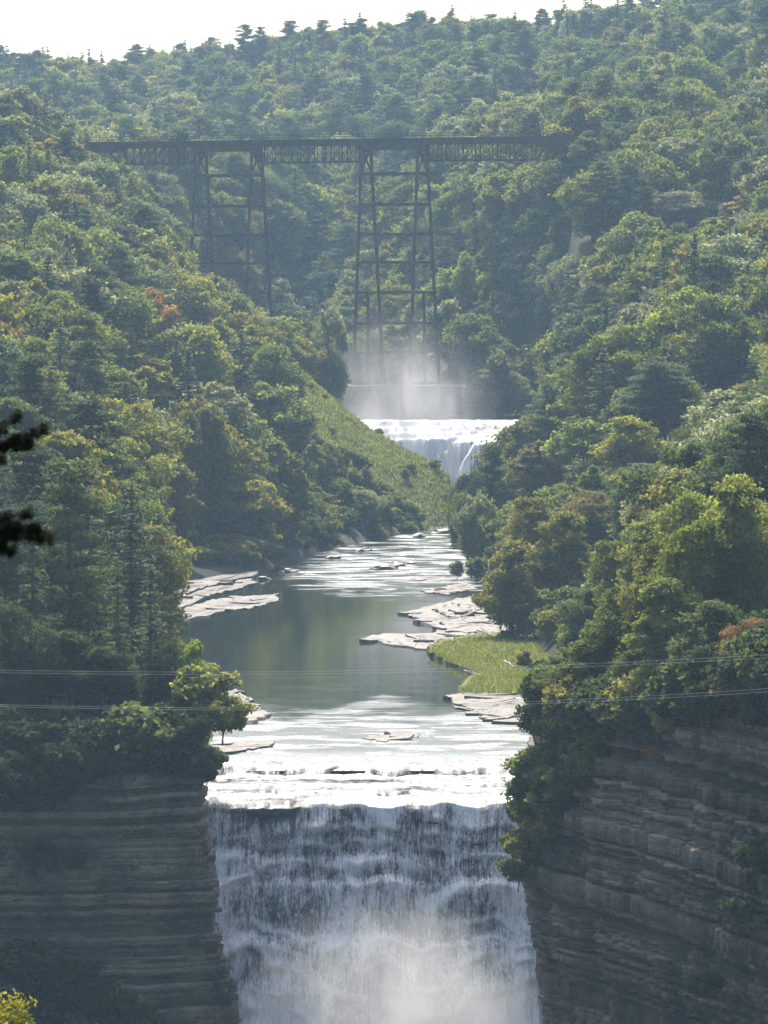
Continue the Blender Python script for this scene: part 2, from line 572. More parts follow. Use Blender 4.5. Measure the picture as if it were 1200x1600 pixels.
dist_out = np.maximum((lw - PP) * mpp, (PP - rw) * mpp)          # metres outside the river edge (negative inside)
inriv = (DD > 600) & (DD < 1396)
XX = (PP - 600) / F * DD
nz = fbm(XX / 30, DD / 30, 3, 4) * 2.2 * np.clip((DD - 1000) / 400, 0.25, 1)
nz = nz * np.clip(dist_out / 25, 0, 1)
GZ = GZ + nz + np.where((DD > 1150) & (DD < 1330) & (PP > 440) & (PP < 740), fbm(XX / 9, DD / 9, 13, 4) * 1.6, 0)
bank = -50.2 + np.clip(dist_out, 0, 40) * 0.12
t_ = np.clip(dist_out / 6 + 0.5, 0, 1)
GZ = np.where(inriv, np.where(dist_out > 0, np.maximum(GZ, np.minimum(bank, GZ + 8)), GZ), GZ)
GZ = np.where(inriv, np.minimum(GZ, 1e3) * t_ + np.minimum(GZ, -52.6) * (1 - t_), GZ)
GZ = GZ - np.interp(DD, [1350, 1600, 1900], [0, 2, 6])
GZ0 = GZ.copy()                  # ground level where trees root, cliff tops included
dfront = np.interp(PP, *FRONT)
GZ = np.where(DD < dfront + 3, -90.0, GZ)
# the overlook's own slope, below the bottom edge of the view, ending in a cliff
near = DD < 150
GZ = np.where(near, -0.165 * DD - 1.6, GZ)
GZ = np.where((DD >= 150) & (DD < 180), -26 - (DD - 150) * 2.1, GZ)


def gz(x, d):
    px = np.clip(600 + np.asarray(x, float) / d * F, PXS[0], PXS[-1])
    d = np.clip(np.asarray(d, float), DS[0], DS[-1])
    i = np.clip(np.searchsorted(DS, d) - 1, 0, len(DS) - 2)
    j = np.clip(np.searchsorted(PXS, px) - 1, 0, len(PXS) - 2)
    a = (d - DS[i]) / (DS[i + 1] - DS[i])
    b = (px - PXS[j]) / (PXS[j + 1] - PXS[j])
    G = np.where(np.asarray(d) > 400, 1, 0)
    Q = lambda A: (A[i, j] * (1 - b) + A[i, j + 1] * b) * (1 - a) + (A[i + 1, j] * (1 - b) + A[i + 1, j + 1] * b) * a
    return np.where(G > 0, Q(GZ0), Q(GZ))


TPX, TPY = proj(XX, DD, GZ)
SPUR = [(448, 570), (500, 592), (560, 634), (620, 680), (735, 736), (745, 800), (700, 845), (642, 815), (606, 782), (550, 745), (500, 708), (466, 650)]
grass_a = (inpoly(TPX, TPY, SPUR) & (DD > 1180) & (DD < 1310)) | ((DD > 1262) & (DD < 1330) & (PP > 455) & (PP < 735))
scar = inpoly(TPX, TPY, [(780, 350), (806, 345), (812, 420), (800, 470), (782, 440)]) & (DD > 1380)
wall = inpoly(TPX, TPY, [(690, 595), (840, 590), (840, 662), (690, 662)]) & (DD > 1430)
lowb = inpoly(TPX, TPY, [(400, 840), (690, 800), (700, 842), (420, 905)]) & (DD > 1000)
nI, nJ = len(DS), len(PXS)
idx = np.arange(nI * nJ).reshape(nI, nJ)
quads = np.stack([idx[:-1, :-1], idx[:-1, 1:], idx[1:, 1:], idx[1:, :-1]], -1).reshape(-1, 4)
tv = np.stack([XX, DD, GZ], -1).reshape(-1, 3)
gme = mesh_np('terrain', tv, quads, [M['ground']], True,
              {'grass': ('FLOAT', 'POINT', grass_a.astype(float)), 'rock': ('FLOAT', 'POINT', np.where(wall | lowb, 1.0, np.where(scar, .45, 0.0)))})
tag(obj('terrain', gme), 'wooded gorge slopes and hills around the river', 'terrain', kind='structure')


# ------------------------------------------------------------------ water
def sheet(name, label, px0, px1, dlist, zf, step=2.0, rip=None, mat='water'):
    V, R = [], []
    d = np.asarray(dlist, float)
    n = 90
    pxs = np.linspace(0, 1, n)
    for dd in d:
        a = np.interp(dd, *px0) if isinstance(px0, tuple) else px0
        b = np.interp(dd, *px1) if isinstance(px1, tuple) else px1
        pp = a + (b - a) * pxs
        V.append(np.stack([(pp - 600) / F * dd, np.full(n, dd), np.full(n, zf(dd))], -1))
        R.append(rip(pp, dd))
    V = np.concatenate(V)
    id_ = np.arange(len(d) * n).reshape(len(d), n)
    q = np.stack([id_[:-1, :-1], id_[:-1, 1:], id_[1:, 1:], id_[1:, :-1]], -1).reshape(-1, 4)
    me = mesh_np(name, V, q, [M[mat]], True, {'rip': ('FLOAT', 'POINT', np.concatenate(R))})
    return tag(obj(name, me), label, 'river', kind='structure')


def river_z(d):
    return float(np.interp(d, [600, 621, 636, 960, 1100, 1240, 1400], [WZ - .8, WZ - .8, WZ, WZ, WZ + 0.5, WZ + 1.4, WZ + 2.4]))


def rip_main(px, d):
    r = np.zeros_like(px)
    crest = np.clip((715 + 22 * fbm(px / 120, px * 0 + d / 40, 8, 3) - d) / 40, 0, 1)
    r = np.maximum(r, crest)
    py = 471 + 50 * F / d
    # chute of white water below the spur, narrowing towards the pool
    up = np.clip((d - 965 - 30 * fbm(px / 70, px * 0 + 5, 9, 3)) / 90, 0, 1)
    lo = np.interp(d, [975, 1050, 1120, 1240], [470, 440, 490, 560])
    r = np.maximum(r, up * np.clip((px - lo) / 60 + 0.3, 0, 1))
    r = r + (fbm(px / 40, np.full_like(px, d / 9.0), 12, 4) * 0.55) * np.clip(r * 4, 0, 1) * np.clip((1 - r) * 6, 0, 1)
    return np.clip(r + 0.02, 0, 1)


sheet('river', 'calm grey-green river pool with glittering riffles between the two waterfalls', (RIV_D, [a - 60 for a in RIV_L]), (RIV_D, [a + 60 for a in RIV_R]),
      np.concatenate([np.arange(622, 1000, 4), np.arange(1000, 1398, 3)]), river_z, rip=rip_main)
sheet('river', 'bright shallow river sheet above the far upper waterfall', 530, 850, np.arange(1424, 1450, 2), lambda d: -29.9,
      rip=lambda p, d: np.ones_like(p) * 0.95)
sheet('river', 'plunge water at the foot of the near waterfall', 200, 1000, np.arange(180, 596, 8), lambda d: -86.0, rip=lambda p, d: np.ones_like(p) * 0.8)

# ------------------------------------------------------------------ near waterfall (stepped rock face with a water sheet)
NX = 330
fpx = np.linspace(296, 900, NX)
PROF = [(640, -50.75), (624, -50.75), (622.6, -50.9), (621.2, -51.75), (614, -51.78), (613.5, -52.05), (607, -52.08), (606.5, -52.4), (601.2, -52.42), (599.6, -53.1),
        (599.1, -55.6), (598.6, -57.9), (597.2, -58.6), (596.8, -60.2), (595.2, -61.0), (594.8, -63.5), (594.2, -66.0), (592.4, -67.0), (591.9, -71), (591.0, -74.5), (589.2, -75.6), (588.6, -80), (588.0, -87.5)]
pl = [0.0]
for a, b in zip(PROF[:-1], PROF[1:]):
    pl.append(pl[-1] + math.hypot(b[0] - a[0], b[1] - a[1]))
NS = 250
sa = np.concatenate([np.linspace(0, pl[3], 40)[:-1], np.linspace(pl[3], pl[8], 50)[:-1], np.linspace(pl[8], pl[-1], NS - 88)])
NS = len(sa)
pd = np.interp(sa, pl, [p[0] for p in PROF])
pz = np.interp(sa, pl, [p[1] for p in PROF])
SS, PXG = np.meshgrid(sa, fpx, indexing='ij')
BD = np.repeat(pd[:, None], NX, 1)
BZ = np.repeat(pz[:, None], NX, 1)
XB = (PXG - 600) / F * 606
# irregular ledges: shift each column's profile along depth and jitter heights of the ledges
wob = fbm(XB / 5.0, XB * 0 + 3.3, 21, 4) * 2.2 + np.where(PXG < 470, (470 - PXG) / 170 * -3.0, 0) + np.where(PXG > 740, (PXG - 740) / 100 * -2.5, 0)
upper = np.clip((SS - 8) / 8, 0, 1)
BD = BD + wob * upper
ledge = fbm(XB / 7, SS / 5, 31, 4) * 0.9 + fbm(XB / 1.8, SS / 2.2, 35, 3) * 0.45
steep = np.clip((SS - pl[9]) / 2, 0, 1)
lv_ = BZ * 0.30 + fbm(XB / 11, BZ / 12, 33, 4) * 1.5 + fbm(XB / 40, BZ / 5, 39, 3) * 1.1
stair = lv_ - np.floor(lv_)
tri = np.where(stair < .25, stair / .25, (1 - stair) / .75)          # stair rises upward: short shelf, then a steeper face
BD = BD - (tri - .5) * 1.5 * steep * np.clip(.5 + fbm(XB / 2.5, BZ / 5, 37, 4) * 1.6, 0, 1.5)
tread = np.exp(-((stair - .18) / .16) ** 2)
BD = BD - ledge * steep
notch = fbm(XB / 3.2, XB * 0 + 2.9, 46, 4) * .55 * np.clip((SS - pl[6]) / 6, 0, 1) * np.clip((pl[11] - SS) / 3, 0, 1)
BZ = BZ + notch
BZ = BZ + steep * fbm(XB / 4, XB * 0 + 7.7, 44, 3) * np.interp(SS, [pl[9], pl[12], pl[18], pl[-1]], [0, 0.9, 1.8, 0])
# broken lips on the top steps
BZ = BZ + np.exp(-((SS - pl[2]) / 2.0) ** 2) * fbm(XB / 2.0, XB * 0 + 1.7, 51, 4) * 0.3
BD = BD + np.exp(-((SS - pl[2]) / 5.0) ** 2) * fbm(XB / 4.0, XB * 0 + 9.7, 53, 4) * 5.0 + np.exp(-((SS - pl[6]) / 3.0) ** 2) * fbm(XB / 3.0, XB * 0 + 4.7, 54, 4) * 5.0
BZ = BZ + fbm(XB / 2.2, SS / 3.0, 57, 4) * .20 * np.clip((SS - 3) / 5, 0, 1) * (1 - steep)
XG = (PXG - 600) / F * 606
idf = np.arange(NS * NX).reshape(NS, NX)
fq = np.stack([idf[:-1, :-1], idf[1:, :-1], idf[1:, 1:], idf[:-1, 1:]], -1).reshape(-1, 4)
Vr = np.stack([XG, BD + 0.25 * steep + 0.1, BZ - 0.30], -1)
Vr[..., 1] += (fbm(XG / 1.6, BZ / 0.35, 61, 4) * 0.6 + .25) * steep
rockf = obj('falls_ledge', mesh_np('falls_ledge', Vr.reshape(-1, 3), fq, [M['wetrock']], False))
tag(rockf, 'dark wet rock ledges behind the near waterfall', 'rock', kind='structure')
strand = fbm(XG / 0.55, SS / 5, 71, 4)
Vw = np.stack([XG + fbm(XG / 1.2, SS / 4, 73, 3) * 0.12 * steep, BD - (0.55 + 0.42 * strand) * steep * np.interp(SS, [pl[9], pl[-1]], [0.5, 1.5]), BZ + 0.02 + 0.1 * (1 - steep)], -1)
# water cover: thin on the dark upper face, dense on ledges, to the left chute and the right foot
CV = [(0, 0), (4, .04), (9, .12), (pl[2] - 2, .24), (pl[2] - .6, .42), (pl[2] + .2, .22), (pl[3], .24), (pl[3] + .7, .62), (pl[4] - .5, .46), (pl[4] + .1, .24), (pl[5], .22), (pl[5] + .7, .56), (pl[6] - .5, .46), (pl[6] + .1, .22), (pl[7], .22),
      (pl[7] + .7, .64), (pl[8], .6), (pl[9], .60), (pl[10], .46), (pl[11], .50), (pl[12], .64), (pl[13], .52), (pl[14], .66), (pl[15], .54), (pl[16], .58), (pl[17], .70), (pl[18], .60), (pl[20], .70), (pl[-1], .8)]
cov = np.interp(SS, [c[0] for c in CV], [c[1] for c in CV])
cov = cov + np.where(PXG < 400, (400 - PXG) / 75 * 0.26 * steep, 0) + np.clip((PXG - 560) / 250, 0, 1) * 0.16 * np.clip((SS - pl[13]) / 8, 0, 1)
cov = cov + fbm(XG / 3.5, SS / 6, 81, 5) * 0.46 + fbm(XG / 6, SS / 1.6, 82, 4) * .5 * (1 - steep)
cov = cov + (tread - .3) * .38 * steep * np.clip(.5 + fbm(XG / 3, SS / 4, 87, 3), 0, 1.2)
cov = cov - 0.22 * np.exp(-(((PXG - 420) / 36) ** 2 + ((SS - pl[10]) / 2.6) ** 2)) - 0.10 * np.exp(-(((PXG - 470) / 30) ** 2 + ((SS - pl[16]) / 5.0) ** 2))
lip = np.exp(-((SS - pl[3] + .4) / 1.2) ** 2)
cov = cov + lip * (.20 + fbm(XG / 2.6, SS * 0 + 5, 85, 4) * 0.6 - .42 * np.exp(-((PXG - 430) / 42) ** 2) - .42 * np.exp(-((PXG - 700) / 38) ** 2))
cov = np.clip(cov + .15 * steep, .46 * steep, 1)
fme = mesh_np('waterfall', Vw.reshape(-1, 3), fq, [M['fall']], True, {'foam': ('FLOAT', 'POINT', cov.ravel())})
uvl = fme.uv_layers.new(name='UVMap')
uvs = np.stack([XG.ravel(), SS.ravel()], -1)
li = np.zeros(len(fme.loops), dtype=np.int32)
fme.loops.foreach_get('vertex_index', li)
uvl.data.foreach_set('uv', uvs[li].astype(np.float32).ravel())
wf = obj('waterfall', fme)
tag(wf, 'wide white waterfall dropping over stepped ledges in the foreground gorge', 'waterfall')

# ------------------------------------------------------------------ far upper waterfall
ux = np.linspace(540, 846, 170)
ud = np.linspace(1325, 1430, 190)
UD, UX = np.meshgrid(ud, ux, indexing='ij')
cr = np.interp(UX, [540, 600, 650, 690, 730, 780, 846], [1420, 1424, 1424, 1420, 1412, 1404, 1394])
xm = (UX - 600) / F * UD
cr = cr + fbm(xm / 4, xm * 0 + 2.2, 5, 3) * 3
wd = np.interp(UX, [540, 660, 720, 846], [36, 40, 54, 62])
tt = np.clip((UD - (cr - wd)) / wd, 0, 1)
lev = tt * 10 + fbm(xm / 6, UD / 5, 15, 4) * 0.9
st = np.floor(lev) + np.clip((lev - np.floor(lev)) * 2.2, 0, 1)
ter = np.clip(st / 10, 0, 1)
brk = np.interp(UX, [540, 650, 700, 760, 846], [0.72, 0.66, 0.62, 0.45, 0.40])
ter = np.where(ter > brk, 1 - (1 - ter) / (1 - brk) * 0.24, np.where(ter > brk - .12, 0.76 - (brk - ter) / .12 * np.interp(UX, [540, 700, 760, 846], [.68, .6, .34, .28]), 0) + np.where(ter <= brk - .12, ter / (brk - .12) * np.interp(UX, [540, 700, 760, 846], [.08, .16, .42, .48]), 0))
ter = np.where(tt >= 1, 1, np.where(tt <= 0, 0, ter))
UZ = -49.5 + ter * 19.75 + fbm(xm / 1.5, UD / 1.5, 18, 3) * 0.22
fo = np.clip(0.62 + fbm(xm / 5, UD / 6, 25, 4) * 0.7 + np.where(UX < 735, 0.35, 0.0) - np.where((UX > 735) & (tt > 0.15) & (tt < 0.9), 0.12, 0), 0, 1)
idu = np.arange(UD.size).reshape(UD.shape)
uq = np.stack([idu[:-1, :-1], idu[:-1, 1:], idu[1:, 1:], idu[1:, :-1]], -1).reshape(-1, 4)
ume = mesh_np('waterfall', np.stack([xm, UD, UZ], -1).reshape(-1, 3), uq, [M['cascade']], False, {'foam': ('FLOAT', 'POINT', fo.ravel())})
tag(obj('waterfall', ume), 'smaller sunlit horseshoe waterfall in the distance below the railway viaduct', 'waterfall')


# ------------------------------------------------------------------ rock cliffs built bed by bed
def cliff(name, label, path, shift, ztop, zbot, mat, seed, mossf, ycorner, thick=(0.18, 0.72), ds=0.24, back=9.0):
    rs = random.Random(seed)
    pts = np.array(path, float)
    seg = np.hypot(*np.diff(pts, axis=0).T)
    cs = np.concatenate([[0], np.cumsum(seg)])
    s = np.arange(0, cs[-1], ds)
    x = np.interp(s, cs, pts[:, 0])
    y = np.interp(s, cs, pts[:, 1])
    k = np.ones(9) / 9
    for _ in range(2):
        x = np.convolve(np.pad(x, 4, 'edge'), k, 'valid')
        y = np.convolve(np.pad(y, 4, 'edge'), k, 'valid')
    tx, ty = np.gradient(x), np.gradient(y)
    L = np.hypot(tx, ty)
    nx, ny = ty / L, -tx / L                  # outward (to the right of travel)
    root = empty(name, (float(x.mean()), float(y.mean()), zbot))
    tag(root, label, 'cliff', kind='structure')
    ox, oy, oz = root.location
    z = zbot
    big = fbm(s / 9.0, s * 0 + seed, seed, 4) * 1.2 - .5
    i = 0
    zt = ztop(x, y) + fbm(s / 2.0, s * 0 + 3, seed + 60, 3) * 0.35
    calm = np.where(y > ycorner, 0.35, 1.0)
    while z < zt.max():
        h = rs.uniform(*thick) * (2.6 if rs.random() < 0.2 else 1)
        z1 = z + h
        sx = shift(0.5 * (z + z1))
        joint = np.floor(s / rs.uniform(0.7, 4.0) + fbm(s / 3, s * 0, seed + i, 2) * 1.2)
        blk = (_hash(joint, joint * 0 + i, seed) - 0.5) * rs.uniform(0.2, 1.15)
        soft = rs.random() < 0.36
        off = rs.uniform(-0.75, -0.35) if soft else rs.uniform(-0.2, 0.35) + (0.5 if rs.random() < 0.15 else 0)
        if soft:
            h = min(h, 0.5)
            z1 = z + h
        vb = -1.25 * np.abs(fbm(s / 3.2, s * 0 + z * 0.13, seed + 40, 3)) * 1.5 + .45        # vertical ribs continuing through beds
        tone = rs.uniform(.45, .8) if soft else rs.choice([.75, .9, 1.0, 1.15, 1.4])
        rows = []
        R = 5
        for r, fr in enumerate((0.0, 0.05, 0.5, 0.93, 1.0)):
            o = big + (blk + off + vb + fbm(s / 0.8, s * 0 + i * 3.1 + (0.5 if r == 2 else 0.), seed + 7, 3) * 0.3) * calm
            if r in (0, R - 1):
                o = o - 0.22
            zz = z + h * fr
            zz = zz + fbm(s / 7.0, s * 0 + zz * .12, seed + 70, 4) * .3
            zz = np.minimum(zz, zt)
            rows.append(np.stack([x + nx * o + sx - ox, y + ny * o - oy, zz - oz], -1))
        rows.append(np.stack([x - nx * back + sx - ox, y - ny * back - oy, rows[-1][:, 2]], -1))
        rows.insert(0, np.stack([x - nx * back + sx - ox, y - ny * back - oy, rows[0][:, 2]], -1))
        V = np.stack(rows)
        n = len(s)
        id_ = np.arange(V.shape[0] * n).reshape(V.shape[0], n)
        q = np.stack([id_[:-1, :-1], id_[:-1, 1:], id_[1:, 1:], id_[1:, :-1]], -1).reshape(-1, 4)
        wz = V[..., 2] + oz
        wx, wy = V[..., 0] + ox, V[..., 1] + oy
        qx, qy = proj(wx, wy, wz)
        me = mesh_np('rock_bed', V.reshape(-1, 3), q, [mat], False, {'moss': ('FLOAT', 'POINT', np.clip(mossf(qx, qy), 0, 1).ravel()), 'tone': ('FLOAT', 'POINT', np.full(wz.size, tone))})
        obj('rock_bed', me, root)
        z = z1
        i += 1
    return root


def shift_l(z):
    py = 471 - z * F / 580
    return (np.interp(py, [1180, 1290, 1390, 1410, 1440, 1490, 1560, 1600, 1720], [325, 330, 345, 350, 343, 350, 370, 380, 392]) - 335) * 580 / F


def shift_r(z):
    py = 471 - z * F / 562
    return (np.interp(py, [1080, 1110, 1250, 1330, 1370, 1440, 1520, 1600, 1720], [856, 848, 815, 803, 803, 818, 830, 840, 852]) - 815) * 562 / F


def blob(qx, qy, cx, cy, rx, ry):
    return np.exp(-(((qx - cx) / rx) ** 2 + ((qy - cy) / ry) ** 2)) * 1.6


xe = (335 - 600) / F * 580
cliff('left_cliff', 'grey layered rock cliff on the left side of the near waterfall',
      [(-60, 569), (-40, 576), (xe - 6, 579.5), (xe - 1.0, 580.5), (xe, 582), (xe - 0.4, 590), (xe - 2, 605), (xe - 4, 630), (xe - 6, 650)],
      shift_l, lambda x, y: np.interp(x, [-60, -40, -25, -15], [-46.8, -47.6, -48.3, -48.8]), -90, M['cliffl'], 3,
      lambda a, b: 0.8 * (blob(a, b, 60, 1345, 75, 32) + blob(a, b, 40, 1225, 110, 28) + blob(a, b, 350, 1540, 25, 50) + blob(a, b, 60, 1580, 130, 45)), 583)
xr = (815 - 600) / F * 564
cliff('right_cliff', 'dark layered rock cliff with slanting beds on the right of the near waterfall',
      [(xr + 6, 640), (xr + 3, 625), (xr + 1.4, 600), (xr + 0.2, 580), (xr - 0.2, 568), (xr + 0.8, 563.5), (16.7, 554), (23.8, 532), (33, 492), (46, 440)],
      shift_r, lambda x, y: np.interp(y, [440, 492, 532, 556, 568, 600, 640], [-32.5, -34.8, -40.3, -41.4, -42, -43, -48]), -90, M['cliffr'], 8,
      lambda a, b: blob(a, b, 1180, 1380, 90, 90) + blob(a, b, 1110, 1560, 90, 90) + blob(a, b, 850, 1330, 60, 40) + blob(a, b, 1190, 1250, 60, 60), 566)


# ------------------------------------------------------------------ river slabs, rocks, driftwood
def outline(poly, z, jit=0.35, sub=0.6, seed=0):
    rs = random.Random(seed)
    W = [PZ(px, py, z) for px, py in poly]
    out = []
    jx = jy = 0.0
    for i, a in enumerate(W):
        b = W[(i + 1) % len(W)]
        n = max(1, int(min((b - a).length / sub, 40)))
        for k in range(n):
            p = a.lerp(b, k / n)
            # steps along the joints: rock edges break square rather than round
            if rs.random() < .45:
                jx, jy = rs.uniform(-jit, jit) * 2.2, rs.uniform(-jit, jit) * 5.0
            out.append((p.x + jx + rs.uniform(-.1, .1), p.y + jy + rs.uniform(-.2, .2)))
    return out


def slab_mesh(name, ol, z0, z1, mat, seed=0, rough=0.05):
    rs = random.Random(seed)
    cx = sum(p[0] for p in ol) / len(ol)
    cy_ = sum(p[1] for p in ol) / len(ol)
    V, Fc = [], []
    n = len(ol)
    rings = [(1.0, z0), (1.02, z0 + (z1 - z0) * 0.55), (0.995, z1), (0.93, z1), (0.78, z1), (0.6, z1), (0.4, z1), (0.2, z1)]
    for sc, zz in rings:
        for p in ol:
            V.append((cx + (p[0] - cx) * sc, cy_ + (p[1] - cy_) * sc, zz + (rs.uniform(-rough, rough) if zz == z1 else 0)))
    V.append((cx, cy_, z1 + rough))
    for r in range(len(rings) - 1):
        for k in range(n):
            a, b = r * n + k, r * n + (k + 1) % n
            Fc.append([a, b, b + n, a + n])
    o = (len(rings) - 1) * n
    for k in range(n):
        Fc.append([o + k, o + (k + 1) % n, len(V) - 1])
    return mesh_np(name, np.array(V), Fc, [mat])


def plates(root, poly, z, n, seed, mat):
    rs = random.Random(seed)
    xs, ys = [p[0] for p in poly], [p[1] for p in poly]
    k = 0
    for _ in range(400):
        if k >= n:
            break
        px, py = rs.uniform(min(xs), max(xs)), rs.uniform(min(ys), max(ys))
        if not inpoly(px, py, poly):
            continue
        c = PZ(px, py, WZ + z)
        a = rs.uniform(-.5, .5)
        w_, l_ = rs.uniform(.5, 2.2), rs.uniform(1.0, 4.5)
        ring = [(-w_, -l_), (w_ * rs.uniform(.2, .9), -l_ * rs.uniform(.8, 1.2)), (w_, -l_ * rs.uniform(.1, .5)), (w_ * rs.uniform(.8, 1.2), l_ * rs.uniform(.5, 1)), (rs.uniform(-.4, .4) * w_, l_), (-w_, l_ * rs.uniform(.3, .8))]
        ring = [(x_ * math.cos(a) - y_ * math.sin(a), x_ * math.sin(a) + y_ * math.cos(a)) for x_, y_ in ring]
        me = slab_mesh('slab', ring, -.5, rs.uniform(.04, .16), M[mat], seed + k, .03)
        o = obj('slab', me, root)
        o.location = Vector((c.x, c.y, WZ + z)) - root.location
        o.rotation_euler = (rs.uniform(-.06, .06), rs.uniform(-.09, .09), 0)
        k += 1


def shelf(label, tiers, seed, mat='slab', name='rock_shelf', group=None, cat='rock shelf'):
    root = empty(name)
    tag(root, label, cat, group)
    first = True
    for k, (poly, dz) in enumerate(tiers):
        ol = outline(poly, WZ + 0.1, 0.3, 0.8, seed * 31 + k)
        me = slab_mesh('slab', ol, WZ - 1.2, WZ + dz * .62, M[mat], seed * 17 + k)
        if first:
            c = Vector((sum(p[0] for p in ol) / len(ol), sum(p[1] for p in ol) / len(ol), WZ))
            root.location = c
            first = False
        me.transform(Matrix.Translation(-root.location))
        obj('slab', me, root)
        plates(root, poly, dz * .62 - .02, 6 if len(tiers) > 1 else 3, seed * 91 + k * 7, mat)
    return root


shelf('long pale rock shelf reaching into the pool from the left bank', [
    ([(272, 969), (298, 947), (340, 936), (400, 931), (433, 928), (429, 941), (395, 950), (340, 957), (300, 968)], 0.35),
    ([(264, 950), (300, 926), (345, 914), (388, 905), (400, 912), (372, 923), (322, 934), (285, 951)], 0.75),
    ([(258, 938), (300, 912), (360, 900), (405, 896), (398, 905), (330, 917), (282, 936)], 1.3)], 1)
shelf('wedge of pale rock on the left bank beside the leaning saplings', [
    ([(338, 1066), (358, 1071), (381, 1089), (402, 1107), (419, 1119), (400, 1127), (380, 1130), (345, 1126), (322, 1090)], 0.55),
    ([(330, 1062), (352, 1068), (372, 1088), (392, 1106), (400, 1114), (360, 1120), (325, 1085)], 0.9)], 2)
shelf('low flat ledge on the left just above the near falls', [
    ([(318, 1166), (372, 1159), (421, 1160), (419, 1166), (370, 1172), (318, 1180)], 0.3)], 3)
shelf('thin flat rock in midstream just above the near falls', [
    ([(568, 1152), (600, 1148), (649, 1146), (640, 1154), (600, 1158)], 0.16)], 4)
shelf('tongue of pale flat rock pointing left from the right bank', [
    ([(571, 998), (600, 990), (650, 990), (690, 993), (735, 1000), (700, 1012), (672, 1016), (640, 1011), (600, 1005)], 0.3),
    ([(640, 993), (690, 990), (735, 992), (740, 1002), (690, 1008), (655, 1001)], 0.6)], 5)
shelf('broken tilted rock slabs on the right bank above the grass', [
    ([(638, 957), (680, 946), (722, 935), (780, 930), (800, 985), (742, 1000), (690, 1000), (684, 985), (652, 970)], 0.4),
    ([(680, 955), (720, 942), (770, 938), (790, 960), (740, 972), (700, 968)], 0.8),
    ([(690, 975), (740, 968), (780, 972), (775, 990), (730, 994), (700, 990)], 1.0),
    ([(715, 950), (760, 944), (776, 952), (750, 962), (722, 960)], 1.3)], 6)
shelf('broad pale rock shelf on the right bank below the grass patch', [
    ([(694, 1089), (740, 1084), (842, 1085), (860, 1118), (800, 1123), (760, 1118), (718, 1101)], 0.5),
    ([(714, 1104), (760, 1110), (858, 1114), (860, 1128), (790, 1129), (748, 1119)], 0.25)], 7)
for k, (poly, lab) in enumerate([
        ([(640, 905), (690, 897), (738, 896), (738, 903), (700, 908), (655, 911)], 'flat tan ledge at the right edge of the riffle, nearest the pool'),
        ([(655, 893), (700, 886), (740, 884), (742, 890), (710, 895), (665, 897)], 'flat tan ledge in the riffle, second from the pool'),
        ([(675, 882), (710, 876), (742, 874), (742, 879), (712, 884)], 'flat tan ledge in the riffle, farthest from the pool'),
        ([(660, 925), (705, 915), (740, 912), (740, 922), (700, 930)], 'flat tan ledge where the right bank meets the riffle')]):
    shelf(lab, [(poly, 0.45)], 20 + k, group='flat ledges in the riffle')


def boulder(px, py, z, r, label, seed, mat='darkrock', sq=0.45, group=None):
    rs = random.Random(seed)
    bm = bmesh.new()
    bmesh.ops.create_icosphere(bm, subdivisions=2, radius=1)
    for v in bm.verts:
        k = 1 + rs.uniform(-0.22, 0.22)
        v.co = Vector((v.co.x * r * 1.3 * k, v.co.y * r * k, max(v.co.z, -0.6) * r * sq * k))
    me = bpy.data.meshes.new('boulder')
    bm.to_mesh(me)
    bm.free()
    me.materials.append(M[mat])
    o = obj('boulder', me)
    o.location = PZ(px, py, z)
    o.rotation_euler = (rs.uniform(-.1, .1), rs.uniform(-.1, .1), rs.uniform(0, 6))
    tag(o, label, 'boulder', group)
    return o


for k, (px, py, r, lab) in enumerate([
        (603, 888, 2.2, 'largest dark boulder standing in the white riffle'), (622, 883, 1.3, 'dark rock touching the right of the largest riffle boulder'),
        (641, 880, 0.9, 'small dark rock to the right of the riffle boulders'), (588, 889, 1.2, 'dark rock at the left end of the riffle boulders'),
        (655, 838, 1.6, 'dark shore rock below the tip of the grassy spur'), (688, 832, 1.7, 'sunlit rock at the very tip of the grassy spur'),
        (520, 872, 1.4, 'dark shore rock on the left bank opposite the riffle'), (450, 893, 1.5, 'dark shore rock on the left bank where the riffle ends'),
        (412, 905, 1.3, 'dark shore rock at the right end of the long pale shelf'), (570, 860, 1.4, 'dark shore rock midway along the foot of the spur')]):
    boulder(px, py, river_z(abs(PZ(px, py, -50).y)) + 0.1, r, lab, 60 + k)


def log(px0, py0, px1, py1, r, label, seed, branches=2):
    rs = random.Random(seed)
    a, b = PZ(px0, py0, WZ + 0.9), PZ(px1, py1, WZ + 0.9)
    root = empty('driftwood_log', a)
    tag(root, label, 'driftwood')
    m = MB()
    pts = [(a.lerp(b, t) - a) + Vector((rs.uniform(-.1, .1), rs.uniform(-.1, .1), rs.uniform(0, .15))) for t in np.linspace(0, 1, 6)]
    m.tube(pts, [r * (1 - 0.09 * i) for i in range(6)], 6)
    m.build('trunk', M['driftwood'], root)
    for k in range(branches):
        p = pts[2 + k]
        q = p + Vector((rs.uniform(-1, 1), rs.uniform(-.5, .5), rs.uniform(.3, .9)))
        MB().tube([p, (p + q) / 2 + Vector((0, 0, .1)), q], [r * .5, r * .35, r * .15], 5).build('branch', M['driftwood'], root)
    return root


log(722, 965, 758, 948, 0.16, 'long driftwood log lying on the broken slabs', 1)
log(725, 1048, 750, 1056, 0.15, 'driftwood log at the left side of the grass patch', 2)
log(768, 1020, 790, 1019, 0.12, 'driftwood log lying in the upper grass patch', 3)
log(788, 1033, 806, 1043, 0.17, 'driftwood log on the right of the grass patch', 4)
log(745, 985, 775, 995, 0.14, 'driftwood log between the slabs and the grass patch', 5)

